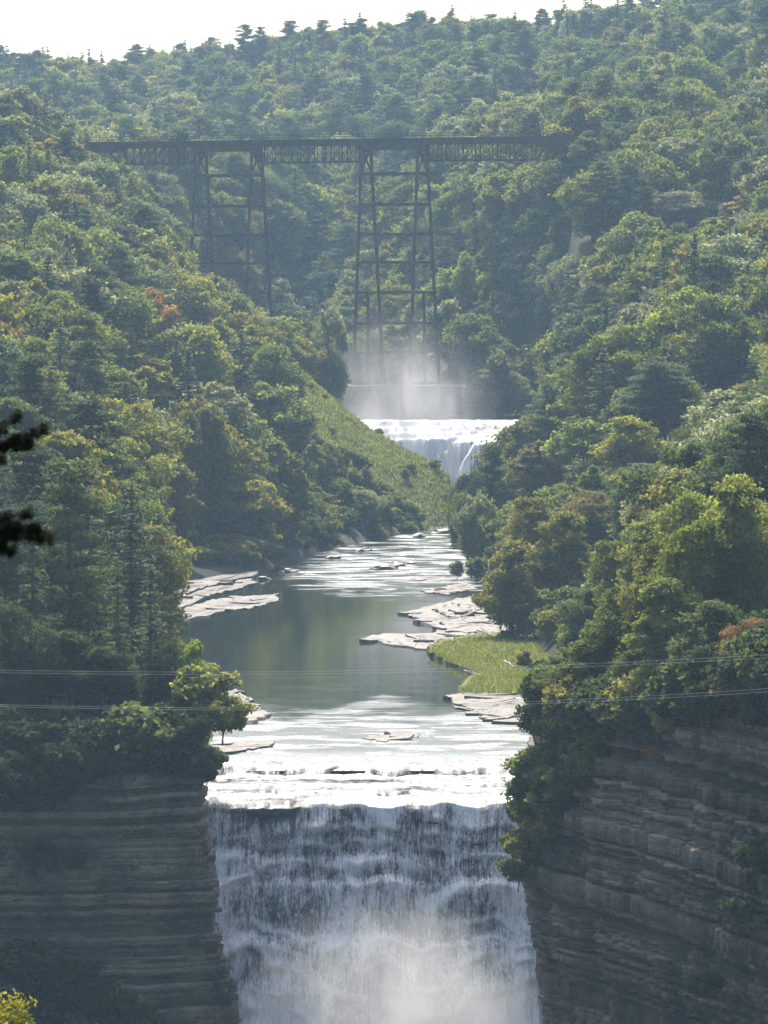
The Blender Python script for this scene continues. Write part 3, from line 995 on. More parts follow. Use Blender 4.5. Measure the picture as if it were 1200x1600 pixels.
# grassy bank on the right
GP = [(668, 1017), (690, 1006), (725, 998), (765, 993), (835, 998), (870, 1020), (880, 1060), (860, 1082), (800, 1083), (745, 1083), (720, 1079), (736, 1066), (742, 1052), (730, 1044), (700, 1034)]
ol = outline(GP, WZ + 0.1, 0.3, 0.8, 77)
gb = slab_mesh('grassy_bank', ol, WZ - 1.0, WZ + 0.75, M['ground'], 78, 0.15)
ga = gb.attributes.new('grass', 'FLOAT', 'POINT')
ga.data.foreach_set('value', np.ones(len(gb.vertices), dtype=np.float32))
tag(obj('grassy_bank', gb), 'low grassy bank beside the pool on the right', 'bank', kind='structure')


def tufts(name, label, pts, h, wdt, blades, seed):
    r = np.random.default_rng(seed)
    n = len(pts)
    Vs, Fs, A = [], [], []
    for b in range(blades):
        ang = r.uniform(0, 2 * math.pi, n)
        hh = h * r.uniform(0.5, 1.25, n)
        lean = r.uniform(0.1, 0.5, n) * hh
        off = r.uniform(-wdt, wdt, (n, 2)) * 1.5
        c, s_ = np.cos(ang), np.sin(ang)
        base = pts + np.stack([off[:, 0], off[:, 1], np.zeros(n)], -1)
        wv = np.stack([c, s_, np.zeros(n)], -1) * wdt * 0.5
        top = base + np.stack([-s_ * lean, c * lean, hh], -1)
        Vs.append(np.stack([base - wv, base + wv, top + wv * 0.3, top - wv * 0.3], 1).reshape(-1, 3))
        A.append(np.repeat(r.random(n), 4))
    V = np.concatenate(Vs)
    q = np.arange(len(V)).reshape(-1, 4)
    return tag(obj(name, mesh_np(name, V, q, [M['grass']], False, {'lv': ('FLOAT', 'POINT', np.concatenate(A))})), label, 'grass', kind='stuff')


pts = []
while len(pts) < 7000:
    px, py = random.uniform(665, 880), random.uniform(992, 1084)
    p = PZ(px, py, WZ + 0.75)
    if inpoly(px, py, GP):
        pts.append((p.x, p.y, WZ + 0.7))
tufts('grass', 'bright green grass on the low right bank by the pool', np.array(pts), 0.4, 0.16, 3, 5)
pts = []
while len(pts) < 15000:
    px, d = random.uniform(445, 735), random.uniform(1170, 1325)
    x = (px - 600) / F * d
    z = float(gz(x, d))
    qx, qy = proj(x, d, z)
    if z > -49.5 and (inpoly(qx, qy, SPUR) or (d > 1262 and px > 455)):
        pts.append((x, d, z - 0.1))
tufts('grass', 'long yellow-green grass on the steep spur below the viaduct', np.array(pts), 0.6, 0.26, 3, 6)

# ------------------------------------------------------------------ railway viaduct
VD, VTH = 1460.0, math.radians(18)
T2C = P(615.7, 217, VD)
UXV = Vector((math.cos(VTH), -math.sin(VTH), 0.0035))        # along the deck, right end nearer; slight grade
UYV = Vector((math.sin(VTH), math.cos(VTH), 0))              # across the deck, away from the camera
DECKZ = T2C.z
via = empty('railway_viaduct', (T2C.x, T2C.y, -21.6))
tag(via, 'long dark steel railway viaduct on tall lattice towers across the gorge', 'bridge')
VO = Vector(via.location)


def vp(s, t, z):
    """s metres along from the right tower centre, t across, z below the rail"""
    return T2C + UXV * s + UYV * t + Vector((0, 0, z)) - VO


def member(name, a, b, w, t=None, parent=via):
    return MB().bar(a, b, w, t).build(name, M['steel'], parent)


SPX = 5.797
s_of = lambda px: (px - 615.7) / SPX
S_L, S_R = s_of(120), s_of(935)
m = MB()
m.bar(vp(S_L, 0, -0.25), vp(S_R, 0, -0.25), 5.0, 0.5)
deck = m.build('deck', M['steel'], via)
n_t = int((S_R - S_L) / 3.0)
for side in (-1, 1):
    rail = MB()
    for zz in (0.75, 1.35):
        rail.bar(vp(S_L, side * 2.7, zz), vp(S_R, side * 2.7, zz), 0.10)
    ro = rail.build('railing', M['steel'], via)
    pm = None
    for k in range(n_t + 1):
        s = S_L + k * (S_R - S_L) / n_t
        member('railing_post', vp(s, side * 2.7, -0.1), vp(s, side * 2.7, 1.4), 0.12, None, ro)
    member('track_girder', vp(S_L, side * 1.9, -1.0), vp(S_R, side * 1.9, -1.0), 0.5, 1.2)
    mm = MB().bar(vp(S_L, side * 0.72, 0.1), vp(S_R, side * 0.72, 0.1), 0.1, 0.16)
    mm.build('rail', M['steel'], deck)


def truss(s0, s1, taper0=False, taper1=False, npan=12):
    root = MB().bar(vp(s0, -2.2, -5.7), vp(s1, -2.2, -5.7), 0.45).build('truss', M['steel'], via)
    member('chord', vp(s0, 2.2, -5.7), vp(s1, 2.2, -5.7), 0.45, None, root)
    for side in (-1, 1):
        for k in range(npan + 1):
            s = s0 + (s1 - s0) * k / npan
            member('post', vp(s, side * 2.2, -1.2), vp(s, side * 2.2, -5.7), 0.38 if k % 2 == 0 else 0.24, None, root)
            if k < npan:
                s2 = s0 + (s1 - s0) * (k + 1) / npan
                member('diagonal', vp(s, side * 2.2, -1.3), vp(s2, side * 2.2, -5.6), 0.13, None, root)
                member('diagonal', vp(s2, side * 2.2, -1.3), vp(s, side * 2.2, -5.6), 0.13, None, root)
    if taper0:
        member('end_post', vp(s0, -2.2, -5.7), vp(s0 - 4.0, -2.2, -1.2), 0.45, None, root)
    if taper1:
        member('end_post', vp(s1, -2.2, -5.7), vp(s1 + 4.0, -2.2, -1.2), 0.45, None, root)


truss(s_of(186), s_of(304), True, False, 10)
truss(s_of(408), s_of(565), False, False, 12)
truss(s_of(667), s_of(838), False, True, 13)
for a, b in ((305, 405), (566, 666), (838, 935), (120, 186)):
    member('plate_girder', vp(s_of(a), -2.0, -1.75), vp(s_of(b), -2.0, -1.75), 0.5, 1.9)
    member('plate_girder', vp(s_of(a), 2.0, -1.75), vp(s_of(b), 2.0, -1.75), 0.5, 1.9)
BASEZ = -21.6
LEVELS = [(471 - y) * VD / F for y in (272, 320, 366, 410, 457, 505, 550, 599)]
for px0, px1, posts in ((311, 399.5, False), (572, 659.5, True)):
    tw = MB().bar(vp(s_of(px0), -3.2, -3.0), vp(s_of(px0), 3.2, -3.0), 0.8).build('tower', M['steel'], via)
    member('cap_beam', vp(s_of(px1), -3.2, -3.0), vp(s_of(px1), 3.2, -3.0), 0.8, None, tw)
    HT = DECKZ - BASEZ

    def tp(px, side, z):
        fr = (DECKZ - z) / HT
        return vp(s_of(px) + (0.7 * fr), side * (3.4 + fr * (12.6 - 3.4)), z - DECKZ)
    for px in (px0, px1):
        for side in (-1, 1):
            member('leg', tp(px, side, DECKZ - 1.2), tp(px, side, BASEZ), 0.66, None, tw)
        if posts:
            member('post', tp(px, 0, LEVELS[4]), tp(px, 0, BASEZ), 0.62, None, tw)
        zz = [DECKZ - 2.5] + LEVELS
        member('lattice', tp(px, -1, DECKZ - 2), tp(px, 1, LEVELS[0]), 0.4, None, tw)
        member('lattice', tp(px, 1, DECKZ - 2), tp(px, -1, LEVELS[0]), 0.4, None, tw)
        member('strut', tp(px, -1, LEVELS[0] + 5), tp(px, 1, LEVELS[0] + 5), 0.4, None, tw)
        for z in LEVELS:
            member('strut', tp(px, -1, z), tp(px, 1, z), 0.6, None, tw)
        for z0, z1 in zip(LEVELS[:-1], LEVELS[1:]):
            member('brace', tp(px, -1, z0), tp(px, 1, z1), 0.10, None, tw)
            member('brace', tp(px, 1, z0), tp(px, -1, z1), 0.10, None, tw)
    for side in (-1, 1):
        for z in LEVELS:
            member('strut', tp(px0, side, z), tp(px1, side, z), 0.6, None, tw)
        for z0, z1 in zip(LEVELS[:-1], LEVELS[1:]):
            member('brace', tp(px0, side, z0), tp(px1, side, z1), 0.10, None, tw)
            member('brace', tp(px1, side, z0), tp(px0, side, z1), 0.10, None, tw)


def pier(px0, px1, py0, py1, d, thick, label):
    """stone footing with a coping and stepped courses"""
    a, b = P(px0, py0, d), P(px1, py1, d)
    c = Vector(((a.x + b.x) / 2, d, b.z - 6))
    root = empty('stone_pier', c)
    tag(root, label, 'pier')
    W, H = (b.x - a.x) / 2, (a.z - b.z + 6)
    n = max(4, int(H / 1.3))
    for k in range(n):
        e = 0.12 * ((k % 2)) + 0.05 * (n - k)
        mm = MB().box((0, 0, H * (k + 0.5) / n), (W + e, thick / 2 + e, H / n / 2 - 0.02))
        mm.build('course', M['masonry'], root)
    MB().box((0, 0, H + 0.25), (W + 0.5, thick / 2 + 0.5, 0.27)).build('coping', M['masonry'], root)
    return root


pier(508, 724, 605, 660, 1449, 14, 'long grey stone pier wall under the right viaduct tower')
pier(285, 440, 606, 640, 1478, 14, 'stone footing under the left viaduct tower behind the trees')

# ------------------------------------------------------------------ tree forms


def cards(C, N, size, asp, r, lv, up=None):
    """leaf-spray quads at C facing N"""
    n = len(C)
    N = N / np.maximum(np.linalg.norm(N, axis=1, keepdims=True), 1e-6)
    a = r.normal(size=(n, 3)) if up is None else up
    U = np.cross(N, a)
    U /= np.maximum(np.linalg.norm(U, axis=1, keepdims=True), 1e-6)
    W = np.cross(N, U)
    s = (size * r.uniform(0.6, 1.35, n))[:, None]
    U = U * s * asp
    W = W * s
    bend = N * s * 0.25
    V = np.stack([C - W, C + U * 0.9 - bend, C + W * 1.1, C - U * 0.9 - bend], 1).reshape(-1, 3)
    return V, np.repeat(lv, 4)


def broadleaf(seed, H=16.0, R=5.2, base=0.22, ncl=46, nleaf=6500, leaf=0.34, lean=0.0, conic=0.0):
    r = np.random.default_rng(seed)
    cz = H * (base + (1 - base) * 0.5)
    hz = H * (1 - base) * 0.5
    Cs, Rs = [], []
    lob = r.uniform(0.75, 1.2, 7)
    for k in range(ncl):
        th = r.uniform(0, 2 * math.pi)
        v = r.uniform(-0.85, 1.0)
        rr = math.sqrt(max(0, 1 - v * v)) * (1 - conic * max(v, 0) * 0.5)
        lb = lob[int(th / (2 * math.pi) * 7) % 7] * (1.0 if v > -0.3 else 0.85)
        f = r.uniform(0.72, 1.02) if k % 4 else r.uniform(0.2, 0.6)
        cr_ = R * r.choice([.17, .22, .27, .33, .40]) * (0.8 if v > 0.7 else 1)
        Cs.append((rr * math.cos(th) * R * f * lb * 0.85, rr * math.sin(th) * R * f * lb * 0.85, cz + v * (hz - cr_ * 0.6) * (0.85 + 0.15 * f)))
        Rs.append(cr_)
    Cs, Rs = np.array(Cs), np.array(Rs)
    pk = Rs ** 2 / (Rs ** 2).sum()
    which = r.choice(ncl, nleaf, p=pk)
    dirv = r.normal(size=(nleaf, 3))
    dirv[:, 2] += 0.25
    dirv /= np.linalg.norm(dirv, axis=1, keepdims=True)
    rad = Rs[which] * (0.45 + 0.62 * r.random(nleaf) ** 0.6)
    spike = r.normal(size=(ncl * 9, 3))
    spike /= np.linalg.norm(spike, axis=1, keepdims=True)
    on = r.random(nleaf) < 0.3
    sk = spike[which * 9 + r.integers(0, 9, nleaf)] + r.normal(0, .13, (nleaf, 3))
    dirv = np.where(on[:, None], sk, dirv)
    dirv[:, 2] = np.where(on, np.abs(dirv[:, 2]) * .7 + dirv[:, 2] * .3, dirv[:, 2])
    rad = np.where(on, Rs[which] * r.uniform(.8, 1.42, nleaf), rad)
    C = Cs[which] + dirv * rad[:, None] * np.array([1, 1, 0.85])
    N = dirv * 0.7 + r.normal(size=(nleaf, 3)) * 0.65 + np.array([0, 0, 0.25])
    clv = r.uniform(-0.3, 0.3, ncl)
    lv = np.clip(0.5 + clv[which] + r.normal(0, 0.17, nleaf), 0, 1)
    V, A = cards(C, N, leaf, 0.75, r, lv)
    crown = (V, A)
    m = MB()
    n = 7
    tr = []
    bx, by = r.normal(0, 0.25, 2)
    for k in range(n):
        t = k / (n - 1)
        tr.append(Vector((bx * t * 2 + 0.2 * math.sin(t * 5 + seed), by * t * 2, -0.8 + t * H * 0.86)))
    m.tube(tr, [H * 0.021 * (1 - 0.82 * (k / (n - 1))) for k in range(n)], 7)
    for k in range(11):
        t = r.uniform(0.25, 0.8)
        p = tr[0].lerp(tr[-1], t)
        c = Vector(Cs[int(r.integers(ncl))])
        mid = p.lerp(c, 0.5) + Vector((0, 0, -0.4))
        m.tube([p, mid, c], [H * 0.008, H * 0.006, H * 0.002], 5)
    return crown, m


def hemlock(seed, H=17.0, R=4.2, base=0.06, leaf=0.36, dens=1.0, droop=0.35):
    r = np.random.default_rng(seed)
    C, N, U, lv = [], [], [], []
    nl = int(H * 2.0)
    m = MB()
    m.tube([(0, 0, -0.8), (0.05, 0, H * .3), (0, 0.06, H * .65), (0, 0, H)], [H * .017, H * .013, H * .008, 0.03], 7)
    for k in range(nl):
        t = base + (1 - base) * (k + r.random() * 0.7) / nl
        L0 = R * (1 - t) ** 0.85 + 0.25
        nb = int(5 + 3 * (1 - t))
        for b in range(nb):
            th = r.uniform(0, 2 * math.pi)
            L = L0 * r.uniform(0.55, 1.15)
            lift = 0.25 * (t - 0.35)
            ns = max(3, int(L / 0.22 * dens))
            bl = r.uniform(-0.2, 0.2)
            q = r.random(ns) ** 0.75
            rr = q * L
            z = t * H + lift * rr * 1.2 - droop * (rr / max(R, 0.1)) ** 2 * R * 0.6 + r.normal(0, 0.08, ns)
            side = r.normal(0, 0.16, ns) * (0.4 + rr * 0.5)
            C.append(np.stack([math.cos(th) * rr - math.sin(th) * side, math.sin(th) * rr + math.cos(th) * side, z], -1))
            N.append(np.stack([r.normal(0, .35, ns) + 0.15 * math.cos(th), r.normal(0, .35, ns) + 0.15 * math.sin(th), np.full(ns, 1.0)], -1))
            ax = np.array([math.sin(th), -math.cos(th), 0]) + r.normal(0, .5, (ns, 3))
            U.append(ax)
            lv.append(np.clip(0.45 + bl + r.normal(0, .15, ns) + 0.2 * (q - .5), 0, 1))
            if b < 3 and L > 1:
                m.tube([(0, 0, t * H), (math.cos(th) * L * .8, math.sin(th) * L * .8, t * H + lift * L - droop * (L / R) ** 2 * R * .4)], [0.05, 0.015], 4)
    C, N, U, lv = map(np.concatenate, (C, N, U, lv))
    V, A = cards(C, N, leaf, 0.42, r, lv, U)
    return (V, A), m


def pine(seed, H=19.0, R=4.5, base=0.35, leaf=0.30):
    """eastern white pine: bare lower trunk and uneven flat plates of needles"""
    r = np.random.default_rng(seed)
    C, N, lv = [], [], []
    m = MB()
    m.tube([(0, 0, -0.8), (0.1, 0, H * .3), (-0.08, 0.1, H * .65), (0.05, 0, H * 0.98)], [H * .018, H * .015, H * .009, 0.04], 7)
    nb = 46
    for k in range(nb):
        t = base + (1 - base) * (k + 0.5) / nb
        th = k * 2.4 + r.normal(0, .5)
        L = R * (math.sin(min(1, (1 - t) / (1 - base) * 1.15 + 0.12) * math.pi * 0.62)) * r.uniform(0.45, 1.2)
        z0 = t * H
        rise = r.uniform(0.02, 0.35)
        m.tube([(0, 0, z0), (math.cos(th) * L * .5, math.sin(th) * L * .5, z0 + rise * L * .35), (math.cos(th) * L, math.sin(th) * L, z0 + rise * L)], [0.09 * (1.2 - t), 0.05, 0.015], 4)
        for j in range(int(3 + L * 1.4)):
            q = r.uniform(0.35, 1.05)
            cx, cy_ = math.cos(th) * L * q + r.normal(0, .3), math.sin(th) * L * q + r.normal(0, .3)
            n = int(26 * r.uniform(.6, 1.3))
            pr = r.uniform(.4, .75)
            d = r.normal(size=(n, 3)) * np.array([pr, pr, pr * .28])
            C.append(d + np.array([cx, cy_, z0 + rise * L * q + .1]))
            N.append(r.normal(size=(n, 3)) * .5 + np.array([0, 0, .8]))
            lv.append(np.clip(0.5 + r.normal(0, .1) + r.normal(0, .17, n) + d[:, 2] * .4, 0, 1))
    C, N, lv = map(np.concatenate, (C, N, lv))
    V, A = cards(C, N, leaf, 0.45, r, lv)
    return (V, A), m


class Form:
    def __init__(s, kind, crown, wood, H, R, mat, bark):
        s.kind, s.H, s.R = kind, H, R
        V, A = crown
        q = np.arange(len(V)).reshape(-1, 4)
        s.crown = mesh_np('crown', V, q, [M[mat]], False, {'lv': ('FLOAT', 'POINT', A)})
        s.trunk = wood.mesh('trunk', M[bark])
        wv = np.array(wood.v)
        s.V, s.A, s.q, s.wood, s.mat, s.bark = V, A, q, wood, mat, bark

    def joined(s):
        wv = np.array(s.wood.v)
        faces = s.q.tolist() + [[i + len(s.V) for i in f] for f in s.wood.f]
        V = np.concatenate([s.V, wv])
        A = np.concatenate([s.A, np.full(len(wv), .5)])
        return mesh_np('woodland_form', V, faces, [M[s.mat], M[s.bark]], False, {'lv': ('FLOAT', 'POINT', A)}, midx=[0] * len(s.q) + [1] * len(s.wood.f))


FORMS = []


def addform(kind, cw, H, R, mat='leaf', bark='bark'):
    FORMS.append(Form(kind, cw[0], cw[1], H, R, mat, bark))
    return len(FORMS) - 1


BL = []
for k, (H, R, b, ncl, con) in enumerate([(17, 6.6, .08, 38, 0), (17, 7.4, .10, 44, 0), (19, 5.4, .06, 36, .5), (16, 7.0, .08, 32, 0), (19, 6.2, .08, 40, .3), (16, 6.4, .06, 30, .1), (18, 7.2, .10, 48, .1)]):
    BL.append(addform('broadleaf_tree', broadleaf(100 + k, H, R, b, ncl, 17000, 0.285, conic=con), H, R))
BLN = []
for k, (H, R, b, ncl, con) in enumerate([(20, 5.8, .05, 58, .1), (18, 6.2, .05, 64, 0), (19, 5.0, .04, 52, .4), (16, 5.6, .04, 50, 0)]):
    BLN.append(addform('broadleaf_tree', broadleaf(200 + k, H, R, b, ncl, 24000, 0.21, conic=con), H, R))
HE = [addform('hemlock_tree', hemlock(300 + k, H, R, dens=dn), H, R, 'needle') for k, (H, R, dn) in enumerate([(17, 4.2, 1.3), (16, 3.6, 1.3), (18, 4.8, 1.3)])]
HEN = [addform('hemlock_tree', hemlock(340 + k, H, R, leaf=.24, dens=2.6, droop=.3), H, R, 'needle') for k, (H, R) in enumerate([(17, 4.0), (16, 3.4)])]
PI = [addform('pine_tree', pine(400 + k, H, R), H, R, 'needle') for k, (H, R) in enumerate([(19, 4.6), (20, 4.0), (18, 5.2)])]
SHS = addform('shrub', broadleaf(590, 3.4, 3.4, .02, 26, 420, .26), 3.4, 3.4)
SH = [addform('shrub', broadleaf(500 + k, 3.4, 1.9, .02, 30, 2600, .17), 3.4, 1.9) for k in range(3)]

# ------------------------------------------------------------------ where trees stand
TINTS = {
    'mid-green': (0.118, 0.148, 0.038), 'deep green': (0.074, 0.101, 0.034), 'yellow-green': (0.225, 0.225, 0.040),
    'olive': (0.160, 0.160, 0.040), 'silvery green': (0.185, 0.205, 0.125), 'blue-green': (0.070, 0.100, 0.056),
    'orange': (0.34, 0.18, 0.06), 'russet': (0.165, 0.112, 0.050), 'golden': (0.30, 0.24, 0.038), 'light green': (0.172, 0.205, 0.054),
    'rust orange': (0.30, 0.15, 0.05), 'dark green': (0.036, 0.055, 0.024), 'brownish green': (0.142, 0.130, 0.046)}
trees = []       # dict(x,d,z,form,scale,sxy,rot,tint,tname,kind,label)


def add_tree(x, d, form, H, sxy=1.0, tname='mid-green', label=None, z=None, kind=None, sp=False, sink=0.0):
    fm = FORMS[form]
    zz = float(gz(x, d)) if z is None else z
    tv_ = TINTS[tname]
    j = random.uniform(.88, 1.14)
    trees.append(dict(x=x, d=d, z=zz - sink, form=form, s=H / fm.H, sxy=sxy * H / fm.H, rot=random.uniform(0, 6.28),
                      tint=(tv_[0] * j * random.uniform(.93, 1.07), tv_[1] * j, tv_[2] * j * random.uniform(.85, 1.15)), tname=tname, kind=kind or fm.kind, label=label, sp=sp, H=H, R=fm.R * sxy * H / fm.H))


def special(px, py, d, forms, tname, label, R=None, hmin=5, hmax=30, base=None, kind=None):
    top = P(px, py, d)
    z = float(gz(top.x, d)) if base is None else base
    H = min(max(top.z - z, hmin), hmax)
    z = top.z - H if base is None and H >= hmax else z
    f = random.choice(forms)
    sxy = 1.0
    if R:
        sxy = R / (FORMS[f].R * H / FORMS[f].H)
    add_tree(top.x, d, f, H, min(max(sxy, .5), 1.9), tname, label, min(z, float(gz(top.x, d)) if base is None else z), kind, True)


SPECIAL = [
    (236, 448, 1225, BL, 'orange', 'orange-topped maple on the left slope below the left viaduct tower', 5.0),
    (228, 553, 1115, BL, 'yellow-green', 'large round yellow-green tree on the lower left slope', 7.5),
    (315, 633, 1065, BL, 'olive', 'tall rounded olive tree above the pool on the left bank', 6.3),
    (278, 708, 1035, BL, 'brownish green', 'brownish olive tree left of the tall rounded olive tree', 4.0),
    (515, 477, 1402, BL, 'silvery green', 'slender silvery tree standing left of the right viaduct tower foot', 5.0),
    (337, 428, 1335, HE, 'dark green', 'small dark evergreen in front of the left viaduct tower', 4.0),
    (1060, 214, 1405, BL, 'silvery green', 'large silvery crowned tree right of the viaduct end', 7.8),
    (1065, 298, 1345, BL, 'silvery green', 'broad silvery tree halfway up the right slope', 8.0),
    (1168, 298, 1330, BL, 'golden', 'golden yellow tree near the right edge on the upper slope', 4.6),
    (1122, 148, 1720, BL, 'russet', 'rust-tinged tree high on the far right hillside', 6.5),
    (1152, 132, 1740, BL, 'brownish green', 'brownish tree beside the rust-tinged tree on the far right hillside', 5.5),
    (822, 118, 1990, BL, 'deep green', 'wide dark tree in the middle of the far hillside', 8.5),
    (726, 392, 1515, BL, 'light green', 'bright green tree right of the right viaduct tower', 5.0),
    (845, 690, 1050, BL, 'brownish green', 'brownish tree below the pair of pines by the far waterfall', 5.2),
    (858, 602, 1120, PI, 'blue-green', 'left pine of the pair beside the far waterfall', 4.8),
    (884, 598, 1125, PI, 'blue-green', 'right pine of the pair beside the far waterfall', 4.5),
    (1030, 568, 985, PI, 'blue-green', 'tall dark pine in the middle of the right slope', 5.0),
    (1100, 548, 1010, PI, 'blue-green', 'tall pine right of the dark pine on the right slope', 5.0),
    (1188, 560, 1000, PI, 'blue-green', 'tall pine on the right slope at the right edge of view', 5.0),
    (918, 205, 1440, BL, 'mid-green', 'green tree hiding the right end of the viaduct deck', 5.0),
    (915, 655, 1010, BL, 'light green', 'pale leafy tree below the pair of pines', 6.5),
    (980, 650, 960, BL, 'yellow-green', 'broad yellow-green tree on the right slope above the near ones', 6.0),
    (1182, 652, 640, PI, 'dark green', 'near dark pine above the big trees at the right edge', 5.2),
    (800, 845, 842, BLN, 'olive', 'big olive tree overhanging the right bank by the grass patch', 5.2),
    (838, 770, 870, BLN, 'olive', 'tall olive tree behind the one overhanging the right bank', 5.4),
    (880, 800, 835, BLN, 'olive', 'olive tree right of the overhanging bank tree', 5.0),
    (925, 765, 880, BLN, 'brownish green', 'brown-topped tree in the middle of the right bank trees', 5.5),
    (770, 700, 1120, PI, 'dark green', 'small dark pine against the far waterfall', 3.2),
    (745, 770, 1040, BL, 'silvery green', 'grey-green tree at the right bank by the bend of the river', 4.2),
    (740, 733, 1185, BL, 'deep green', 'dark leafy tree where the spur meets the right bank', 4.2),
    (722, 768, 1160, BL, 'mid-green', 'green tree leaning over the bend of the river from the right', 3.2),
    (382, 40, 2380, PI, 'dark green', 'lone crooked pine standing above the skyline on the left', 5.0),
    (408, 43, 2380, PI, 'dark green', 'skyline pine just right of the lone crooked pine', 4.0),
    (645, 22, 2300, PI, 'dark green', 'tall pine breaking the skyline near the middle', 4.5),
    (848, 15, 2200, PI, 'dark green', 'tall pine breaking the skyline right of the middle', 4.5),
    (935, 18, 2150, PI, 'dark green', 'pine breaking the skyline at the right', 4.5),
    (118, 95, 2050, HE, 'blue-green', 'pointed evergreen on the far left hillside', 4.0),
    (55, 160, 1440, HE, 'dark green', 'dark pointed evergreen crowning the left hill', 4.5),
    (235, 878, 600, HEN, 'deep green', 'pointed hemlock at the left cliff top beside the pool', 3.8),
    (183, 866, 597, HEN, 'deep green', 'thin hemlock left of the pointed one at the cliff top', 3.2),
    (110, 690, 628, PI, 'deep green', 'tall layered pine on the left above the dark cliff trees', 5.0),
    (50, 760, 606, HEN, 'dark green', 'dark hemlock left of the tall layered pine', 4.2),
    (20, 940, 592, BLN, 'dark green', 'dark leafy tree at the left edge of the cliff top', 5.0),  # left cliff-top trees: dark tint holds their backlit shade
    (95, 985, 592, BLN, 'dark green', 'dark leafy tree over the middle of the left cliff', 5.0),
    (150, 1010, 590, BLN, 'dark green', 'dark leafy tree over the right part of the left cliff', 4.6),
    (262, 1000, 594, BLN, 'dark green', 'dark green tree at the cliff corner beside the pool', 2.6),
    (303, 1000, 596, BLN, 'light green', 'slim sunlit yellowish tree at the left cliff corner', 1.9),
    (1160, 742, 545, BLN, 'light green', 'tallest big leafy tree on the right cliff at the edge of view', 5.2),
    (1095, 800, 540, BLN, 'mid-green', 'big leafy tree left of the tallest one on the right cliff', 4.6),
    (1030, 830, 552, BLN, 'olive', 'dark round-topped tree behind the right cliff trees', 4.0),
    (975, 905, 556, BLN, 'mid-green', 'leafy tree halfway down the left flank of the right cliff trees', 4.4),
    (915, 1000, 556, BLN, 'mid-green', 'leafy tree at the lower left of the right cliff trees', 4.0),
    (1045, 905, 534, BLN, 'light green', 'sunlit leafy tree in the front of the right cliff trees', 4.2),
    (1010, 1010, 536, BLN, 'deep green', 'dark low tree at the front edge of the right cliff', 3.6),
    (1110, 940, 520, BLN, 'deep green', 'dark tree behind the red-leaved one on the right cliff', 4.0),
    (1178, 965, 508, BLN, 'russet', 'red-leaved tree on the right cliff at the edge of view', 2.6),
    (862, 1050, 560, BLN, 'deep green', 'dark bushy tree at the left corner of the right cliff', 3.4),
]
for s in SPECIAL:
    special(s[0], s[1], s[2], s[3], s[4], s[5], s[6])
under = []
for k in range(150):
    px = random.uniform(-20, 330)
    dd = np.interp(px, *FRONT_T) + random.uniform(.5, 22)
    under.append((px, dd, (random.choice([2.2, 3, 4, 5.5, 7]) if px < 255 else random.uniform(1.5, 3.0)), random.choice(['dark green', 'dark green', 'dark green', 'deep green'])))  # left rim undergrowth: backlit shade put into the dark leaf tints
for k in range(210):
    px = random.uniform(862, 1230)
    dd = np.interp(px, *FRONT_T) + random.uniform(.8, 26)
    under.append((px, dd, random.uniform(2.8, 6), random.choice(['deep green', 'dark green', 'dark green', 'deep green', 'olive'])))
for k in range(230):
    dd = random.uniform(760, 1235)
    side = random.random() < .5
    e_ = np.interp(dd, RIV_D, RIV_L if side else RIV_R)
    px = e_ + (-1 if side else 1) * random.uniform(1.5, 9) * F / dd
    if side and 950 < dd < 1042 and px > 240:
        continue
    under.append((px, dd, random.uniform(2, 5.5), random.choice(['deep green', 'mid-green', 'olive', 'light green', 'silvery green'])))
for k in range(120):
    under.append((random.uniform(830, 1000), random.uniform(880, 1120), random.uniform(2.5, 5), random.choice(['deep green', 'mid-green', 'olive', 'light green'])))
for k in range(330):
    dd, px = random.uniform(1130, 1262), random.uniform(400, 700)
    under.append((px, dd, random.uniform(1.5, 4.5), random.choice(['deep green', 'mid-green', 'olive', 'mid-green', 'brownish green'])))
for k in range(26):
    t_c = random.random()
    px, dd = 455 + 270 * t_c, 1283 - 15 * t_c + random.uniform(-6, 6)
    under.append((px, dd, random.uniform(.8, 2.4), random.choice(['olive', 'mid-green', 'light green'])))
hang = [(random.uniform(-15, 190), random.uniform(1195, 1265), random.uniform(2, 4)) for k in range(26)] + [(random.uniform(190, 320), random.uniform(1185, 1205), random.uniform(1.2, 2.2)) for k in range(10)]
DR = [(838, 1095), (945, 1150), (905, 1235), (868, 1325), (803, 1382), (800, 1300), (822, 1185)]
for k in range(400):
    q = (random.uniform(800, 945), random.uniform(1095, 1385))
    if inpoly(q[0], q[1], DR):
        hang.append((q[0], q[1], random.uniform(1.8, 3.4)))
    if len(hang) > 84:
        break
for px, py, H in hang:
    dd = min(np.interp(px, *FRONT_T), 566 if px > 600 else 1e9) - 1.0
    c = P(px, min(py, 1275 - px * .45) if px < 600 else py, dd)
    add_tree(c.x, dd, random.choice(SH), H, random.uniform(1, 1.5), 'dark green' if px < 600 else random.choice(['deep green', 'deep green', 'mid-green', 'olive', 'dark green']), None, c.z - H * .4, 'shrub')  # left rim shrubs take the dark tint in place of shade
for px, dd, H, tn in under:
    x_ = (px - 600) / F * dd
    z_ = float(gz(x_, dd))
    q = proj(x_, dd, z_)
    if dd > 1100 and bool(inpoly(q[0], q[1], SPUR)) and random.random() < (.97 if H > 2.4 else .6):
        continue
    if z_ < -50.3:
        continue
    add_tree(x_, dd, random.choice(SH), H, random.uniform(.9, 1.3), tn, None, z_ - .2, 'shrub')
